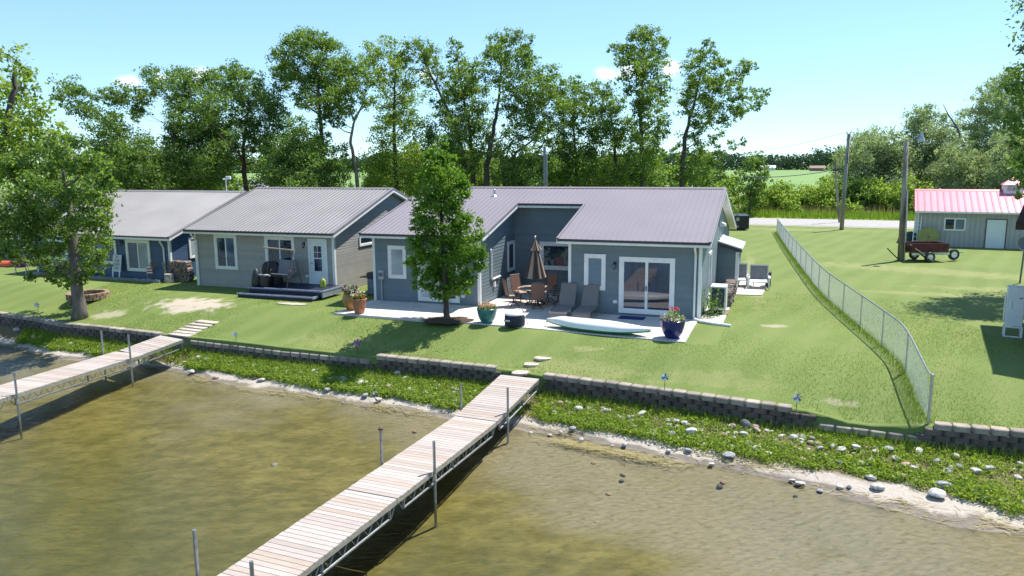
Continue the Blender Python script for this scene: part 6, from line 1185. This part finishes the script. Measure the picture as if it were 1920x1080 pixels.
tree('slim_tree', 'slim tree with straight dark stem right of the metal pole', TG, 59, [(1083, 362), (1080, 310), (1076, 250), (1074, 190)],
     [(1070, 165, 11), (1085, 150, 9), (1095, 170, 11), (1062, 190, 12), (1082, 192, 14), (1058, 215, 14), (1080, 220, 16), (1098, 205, 11), (1050, 245, 15), (1072, 252, 17), (1095, 248, 12), (1045, 280, 15), (1068, 288, 18), (1092, 290, 16), (1052, 315, 18), (1080, 322, 20), (1105, 318, 14), (1045, 340, 16)], .26, .24, .85, L_MID)
tree('twin_stem_tree', 'mid-height airy tree left of the tall narrow one', TG, 60, [(1152, 362), (1154, 310), (1152, 250), (1140, 200)],
     [(1112, 175, 11), (1128, 168, 9), (1142, 165, 8), (1122, 195, 13), (1145, 190, 13), (1165, 198, 11), (1112, 215, 13), (1135, 218, 15), (1160, 222, 14), (1118, 245, 14), (1145, 248, 16), (1172, 250, 12), (1112, 275, 14), (1140, 280, 15), (1168, 282, 14), (1120, 305, 18), (1150, 312, 20), (1175, 320, 16), (1110, 335, 18), (1140, 342, 18)], .3, .24, .72, L_MID)
tree('tall_narrow_tree', 'tall narrow tree rising above the middle of main roof', TG, 58, [(1206, 362), (1204, 300), (1202, 230), (1203, 160), (1208, 95)],
     [(1213, 56, 9), (1200, 66, 10), (1222, 68, 11), (1186, 78, 10), (1208, 84, 12), (1232, 84, 11), (1152, 90, 8), (1168, 98, 10), (1190, 100, 13), (1215, 104, 13), (1240, 102, 10), (1158, 115, 8), (1178, 120, 12), (1202, 125, 14), (1228, 124, 13), (1172, 140, 9), (1195, 148, 14), (1220, 150, 14), (1242, 148, 8), (1185, 168, 11), (1210, 174, 15), (1238, 172, 12), (1198, 196, 13), (1224, 198, 13), (1245, 190, 8), (1205, 220, 14), (1235, 225, 13), (1192, 245, 15), (1218, 250, 14), (1195, 275, 17), (1225, 280, 14), (1190, 305, 17), (1215, 315, 18), (1238, 250, 9), (1200, 342, 18)], .36, .24, .82, L_MID)
tree('wind_swept_tree', 'right-hand tree with limbs sweeping right past the roof end', TG, 57, [(1278, 362), (1280, 310), (1286, 250), (1302, 190), (1318, 130)],
     [(1328, 82, 7), (1318, 98, 10), (1336, 98, 9), (1302, 108, 10), (1322, 120, 12), (1342, 118, 9), (1296, 132, 11), (1316, 145, 14), (1338, 145, 12), (1362, 118, 6), (1364, 138, 8), (1288, 158, 12), (1308, 170, 15), (1332, 172, 14), (1356, 165, 11), (1378, 150, 9), (1394, 126, 9), (1388, 140, 8), (1402, 118, 6), (1284, 188, 12), (1304, 198, 14), (1330, 200, 14), (1355, 195, 13), (1380, 180, 11), (1402, 175, 10), (1424, 178, 8), (1438, 170, 5), (1415, 195, 8), (1392, 205, 9), (1368, 220, 10), (1345, 225, 12), (1318, 230, 12), (1290, 222, 12), (1430, 192, 5), (1350, 250, 7), (1330, 262, 9), (1310, 262, 10), (1288, 262, 10), (1375, 272, 7), (1395, 268, 6), (1350, 282, 8), (1305, 292, 13), (1335, 298, 12), (1290, 320, 16), (1318, 328, 15), (1275, 290, 11), (1345, 325, 10)], .36, .24, .8, L_MID)
tree('young_linden', 'young bright green tree in a mulch bed at the patio edge', None, None, [(838, 603), (836, 560), (832, 500), (828, 430), (826, 360), (826, 300)],
     [(826, 272, 13), (815, 290, 15), (840, 295, 15), (805, 312, 15), (828, 318, 20), (852, 318, 14), (795, 338, 16), (820, 345, 22), (848, 345, 20), (872, 350, 11), (800, 368, 20), (828, 375, 24), (858, 375, 20), (795, 398, 18), (825, 405, 26), (858, 405, 22), (885, 415, 14), (780, 420, 12), (805, 432, 22), (838, 438, 26), (868, 440, 22), (892, 440, 12), (775, 450, 12), (798, 460, 22), (832, 468, 28), (865, 470, 24), (894, 470, 14), (905, 478, 8), (778, 488, 14), (808, 492, 24), (842, 498, 26), (875, 498, 20), (900, 500, 8), (785, 515, 16), (815, 522, 22), (848, 526, 22), (878, 524, 14), (780, 535, 10), (812, 545, 14), (842, 550, 14), (866, 545, 12), (832, 560, 9)], .13, .115, 1.7, L_BRI, bark, .9, .7, 0, flat=.8, kr=1.36)
# behind-right shrubs and willows beyond the road
WG = 'silvery willows beyond the road'
tree('willow', 'lower silvery willow left of the light pole', WG, 100, [(1640, 405), (1640, 360), (1640, 310)], [(1598, 300, 17), (1612, 278, 16), (1635, 268, 16), (1660, 268, 17), (1680, 280, 16), (1602, 325, 18), (1628, 305, 20), (1655, 305, 20), (1680, 312, 18), (1610, 352, 20), (1640, 340, 22), (1668, 345, 20), (1592, 345, 14), (1640, 375, 22), (1608, 380, 18), (1672, 378, 18)], .35, .42, 1.25, L_SIL, bark, 3, .32, .6, kr=2.0)
tree('willow', 'middle silvery willow behind the shed roof left end', WG, 104, [(1745, 405), (1745, 350), (1742, 290)], [(1722, 222, 12), (1738, 212, 10), (1716, 245, 14), (1738, 245, 16), (1760, 232, 10), (1725, 270, 17), (1750, 272, 18), (1775, 262, 13), (1712, 295, 16), (1738, 300, 20), (1765, 298, 18), (1722, 325, 18), (1750, 332, 20), (1780, 325, 16), (1735, 358, 20), (1765, 362, 20), (1705, 350, 16)], .4, .42, 1.2, L_SIL, bark, 3, .32, .6, kr=2.0)
tree('willow', 'tall thin-topped silvery willow above the shed ridge', WG, 108, [(1868, 405), (1872, 330), (1880, 250), (1888, 190)], [(1895, 142, 9), (1880, 152, 10), (1905, 155, 10), (1862, 165, 10), (1848, 178, 11), (1885, 175, 12), (1908, 180, 12), (1832, 198, 12), (1858, 198, 14), (1885, 205, 14), (1822, 222, 14), (1848, 228, 16), (1875, 235, 16), (1902, 225, 14), (1808, 250, 14), (1835, 258, 17), (1862, 265, 17), (1890, 262, 16), (1800, 280, 14), (1825, 290, 18), (1855, 300, 20), (1885, 300, 18), (1812, 318, 18), (1842, 332, 20), (1875, 338, 20), (1825, 358, 20)], .55, .42, .9, L_SIL, bark, 3.5, .32, .6, kr=1.9)
tree('willow', 'rounded silver bush willow at the right edge above the cupola', WG, 90, [(1905, 410), (1905, 360), (1905, 320)], [(1888, 285, 15), (1905, 272, 15), (1925, 275, 16), (1882, 310, 17), (1905, 305, 20), (1930, 310, 20), (1885, 338, 18), (1910, 342, 20), (1935, 345, 20), (1890, 368, 18), (1915, 375, 18)], .3, .42, 1.3, L_SIL, bark, 2.5, .32, .6, kr=1.85)
tree('willow', 'grey-green willow mass directly behind the red shed roof', WG, 96, [(1810, 405), (1808, 370), (1806, 330)], [(1790, 300, 16), (1815, 310, 17), (1775, 330, 18), (1800, 338, 20), (1830, 335, 18), (1850, 350, 16), (1782, 362, 20), (1812, 368, 20), (1842, 372, 18)], .3, .42, 1.3, L_SIL, bark, 2.5, .32, .6, kr=1.85)
f = MB(); p = at(1806, 270, 101); 
dt = thing('dead_tree', 'bare grey dead trunk leaning left among the willows', 'tree', (p.x, p.y, 0))
q = [at(1812, 330, 101), at(1808, 275, 101), at(1795, 240, 101), at(1778, 215, 101), at(1768, 195, 101)]
f.tube([(0, 0, -.2)]+[x-Vector((p.x, p.y, 0)) for x in q], [.26, .22, .18, .13, .08, .03], 8); f.tube([q[2]-Vector((p.x, p.y, 0)), at(1770, 232, 101)-Vector((p.x, p.y, 0))], [.12, .03], 6); f.build('trunk', mat('dead_wood', (.16, .15, .15), .95, .3, 4, .5), dt, smooth=True, angle=0)
SG = 'shrubs beyond the road'
def shrub(u, w, top, Y, lm, label, bot=400):
    cl = []; n = max(4, int(w/9))
    for _ in range(int(n*2.2)):
        x = random.uniform(-.5, .5); hmax = (bot-top)*(1-1.6*x*x); cl.append((u+x*w, bot-random.uniform(.12, .9)*hmax, random.uniform(.10, .2)*min(w, bot-top)+2))
    tree('shrub', label, SG, Y, [(u, bot+4), (u, bot-(bot-top)*.3), (u+2, bot-(bot-top)*.6)], cl, .09, .32, .95, lm, bark, 1.8, .55, 0, 'shrub', kr=1.75)
for u, w_, tp_, Y, lm, lb in ((1425, 60, 356, 100, L_SHR, 'pale scrubby shrub at the left of the field gap'), (1515, 70, 356, 99, L_YEL, 'wide yellow-green scrub below the crop field'), (1470, 50, 366, 90, L_YEL, 'lowest yellow-green scrub near the verge grass'), (1592, 44, 366, 88, L_YEL, 'low bright scrub right of the utility pole foot'), (1690, 40, 372, 87, L_MID, 'low dark scrub behind the light pole'), (1385, 40, 318, 92, L_SHR, 'loose green shrub right of the main roof end'), (1445, 52, 346, 92, L_YEL, 'low yellow-green shrub right of the dark columnar tree'), (1485, 56, 350, 96, L_SHR, 'low shrub patch in front of the crop field'), (1535, 56, 334, 94, L_YEL, 'bright yellow-green bush left of the utility pole'), (1570, 36, 352, 92, L_SHR, 'green bush right behind the utility pole'), (1612, 60, 335, 90, L_MID, 'dark green bush between the utility pole and light pole'), (1655, 50, 332, 90, L_YEL, 'bright bush just left of the light pole'),
                              (1710, 50, 335, 88, L_YEL, 'bright leafy bush just right of the light pole'), (1760, 70, 358, 86, L_YEL, 'yellow-green bush row above the red shed ridge'), (1840, 60, 362, 88, L_SHR, 'green bush above the right part of shed ridge'), (1500, 40, 372, 98, L_MID, 'small dark shrub in the middle of the roadside gap'), (1365, 40, 330, 88, L_YEL, 'pale shrub just behind the main roof gable'), (1325, 70, 305, 78, L_SHR, 'shrub filling under the wind-swept tree'), (1245, 60, 300, 74, L_YEL, 'pale shrub between the narrow and wind-swept trunks'), (1105, 90, 300, 70, L_SHR, 'shrub behind the slim dark stem'), (1020, 80, 305, 70, L_SHR, 'shrub low behind the metal pole'), (930, 80, 300, 70, L_SHR, 'shrub behind the multi-stem tree'), (400, 80, 305, 74, L_SHR, 'shrub behind the forked and clean trunk trees'), (345, 60, 315, 84, L_MID, 'dark shrub behind the forked tree'), (630, 50, 318, 80, L_SHR, 'shrub low between round-crowned and leaning trunks'), (715, 60, 300, 74, L_SHR, 'shrub right of the leaning trunk'), (820, 90, 290, 72, L_MID, 'shrub mass behind the linden top'), (270, 80, 312, 80, L_MID, 'dark undergrowth bush behind blue cottage ridge'), (1170, 70, 300, 70, L_SHR, 'shrub behind the twin stems')):
    shrub(u, w_, tp_, Y, lm, lb)
for u, w_, tp_, Y, lb in ((552, 60, 268, 64, 'dark understory bush below the round-crowned tree'), (722, 56, 282, 65, 'dark understory bush under the airy light green tree'), (775, 60, 272, 64, 'dark understory bush left of the linden top'), (885, 60, 270, 65, 'dark understory bush at the foot of the spiky tree'), (962, 56, 284, 66, 'dark understory bush between multi-stem trunks'), (1048, 60, 276, 64, 'dark understory bush just right of the grey service pole'), (1100, 50, 280, 66, 'dark understory bush right of the slim stem'), (1150, 56, 272, 65, 'dark understory bush below the twin stems'), (1206, 56, 276, 65, 'dark understory bush at the foot of the tall narrow tree'), (1300, 56, 290, 66, 'dark understory bush under the wind-swept limbs'), (235, 80, 285, 66, 'dark understory bush behind the spreading tree'), (330, 80, 275, 66, 'dark understory bush at the foot of the forked tree'), (400, 60, 290, 68, 'dark understory bush left of the clean trunk')):
    shrub(u, w_, tp_, Y, L_DARK, lb, 365)
tree('columnar_tree', 'small dark columnar tree beside the roadside field gap', None, 86, [(1406, 398), (1407, 370), (1412, 335)], [(1421, 300, 11), (1410, 310, 10), (1428, 315, 9), (1413, 328, 12), (1405, 345, 11), (1416, 348, 10), (1408, 362, 11), (1404, 378, 10), (1414, 370, 8)], .2, .34, .95, L_DARK, bark, .8)
tree('overhanging_tree', 'dark tree at the right edge with branches hanging into view', None, 34, [(2075, 560), (2060, 430), (2040, 330), (2010, 260), (1970, 210)], [(1915, 95, 8), (1910, 205, 16), (1898, 215, 9), (1920, 235, 20), (1900, 248, 10), (1905, 262, 12), (1915, 335, 12), (1905, 368, 9), (1960, 200, 50), (1960, 290, 45), (2000, 150, 60), (2020, 250, 60), (1980, 340, 40), (2050, 330, 50), (1925, 285, 18), (1962, 120, 40), (1985, 60, 50), (2000, -20, 60), (1955, 160, 30), (2050, 60, 60)], .35, .2, .9, L_DARK, bark, 1.5)  # off-frame crown clumps added to shade the lawn round the tall heat pump
# distant tree belts (stuff)
def belt(name, label, pts, h, depth, n, lm, leaf=1.3):
    A = rng.uniform(0, 1, n); xs1 = np.interp(A, np.linspace(0, 1, len(pts)), [p[0] for p in pts]); ys1 = np.interp(A, np.linspace(0, 1, len(pts)), [p[1] for p in pts])+rng.uniform(-depth, depth, n)
    hh = h*(.78+.16*np.sin(xs1*.9)*np.sin(xs1*.23+1)+.10*np.sin(xs1*2.1)+.16*np.sin(xs1*.037+2)*np.sin(xs1*.011)); z = hh*rng.uniform(0, 1, n)**.8
    o = quads(name, leaves(np.stack([xs1, ys1, z], 1), leaf, .7, .1), lm); tag(o, label, 'trees', kind='stuff')
far_m = leafmat('haze_tinted_leaves', (.05, .095, .06), (.10, .16, .10), .2, 0)  # bluish leaf tone puts the distance haze into the colour
belt('distant_trees', 'haze-tinted tree belt along the far edge of the crop field', [(-700, 690), (0, 680), (700, 660)], 16, 12, 90000, far_m, 2.0)
belt('distant_grove', 'taller poplar grove standing in the distant tree belt', [(252, 640), (292, 640)], 22, 6, 2200, far_m, 1.8)
for u, v, Y, wd, hg, lb, c1_, c2_ in ((1440, 319, 620, 11, 4.2, 'white farm building far off at the field edge', (.8, .8, .8), (.75, .76, .78)), (1533, 320, 560, 10, 4, 'brown roofed farmhouse far off at the field edge', (.25, .16, .13), (.22, .12, .10))):
    p = at(u, v, Y); t_ = thing('farm_building', lb, 'building', (p.x, p.y, 0), -.3); f = MB(); f.box(-wd/2, wd/2, 0, 8, 0, hg*.55); f.build('wall', mat('farm_wall_%s' % lb[:5].strip(), c1_), t_); f = MB(); f.prism([(-wd/2-.5, -.6, hg*.55), (-wd/2-.5, 4, hg), (-wd/2-.5, 8.6, hg*.55)], (wd+1, 0, 0)); f.build('roof', mat('farm_roof_%s' % lb[:5].strip(), c2_), t_)
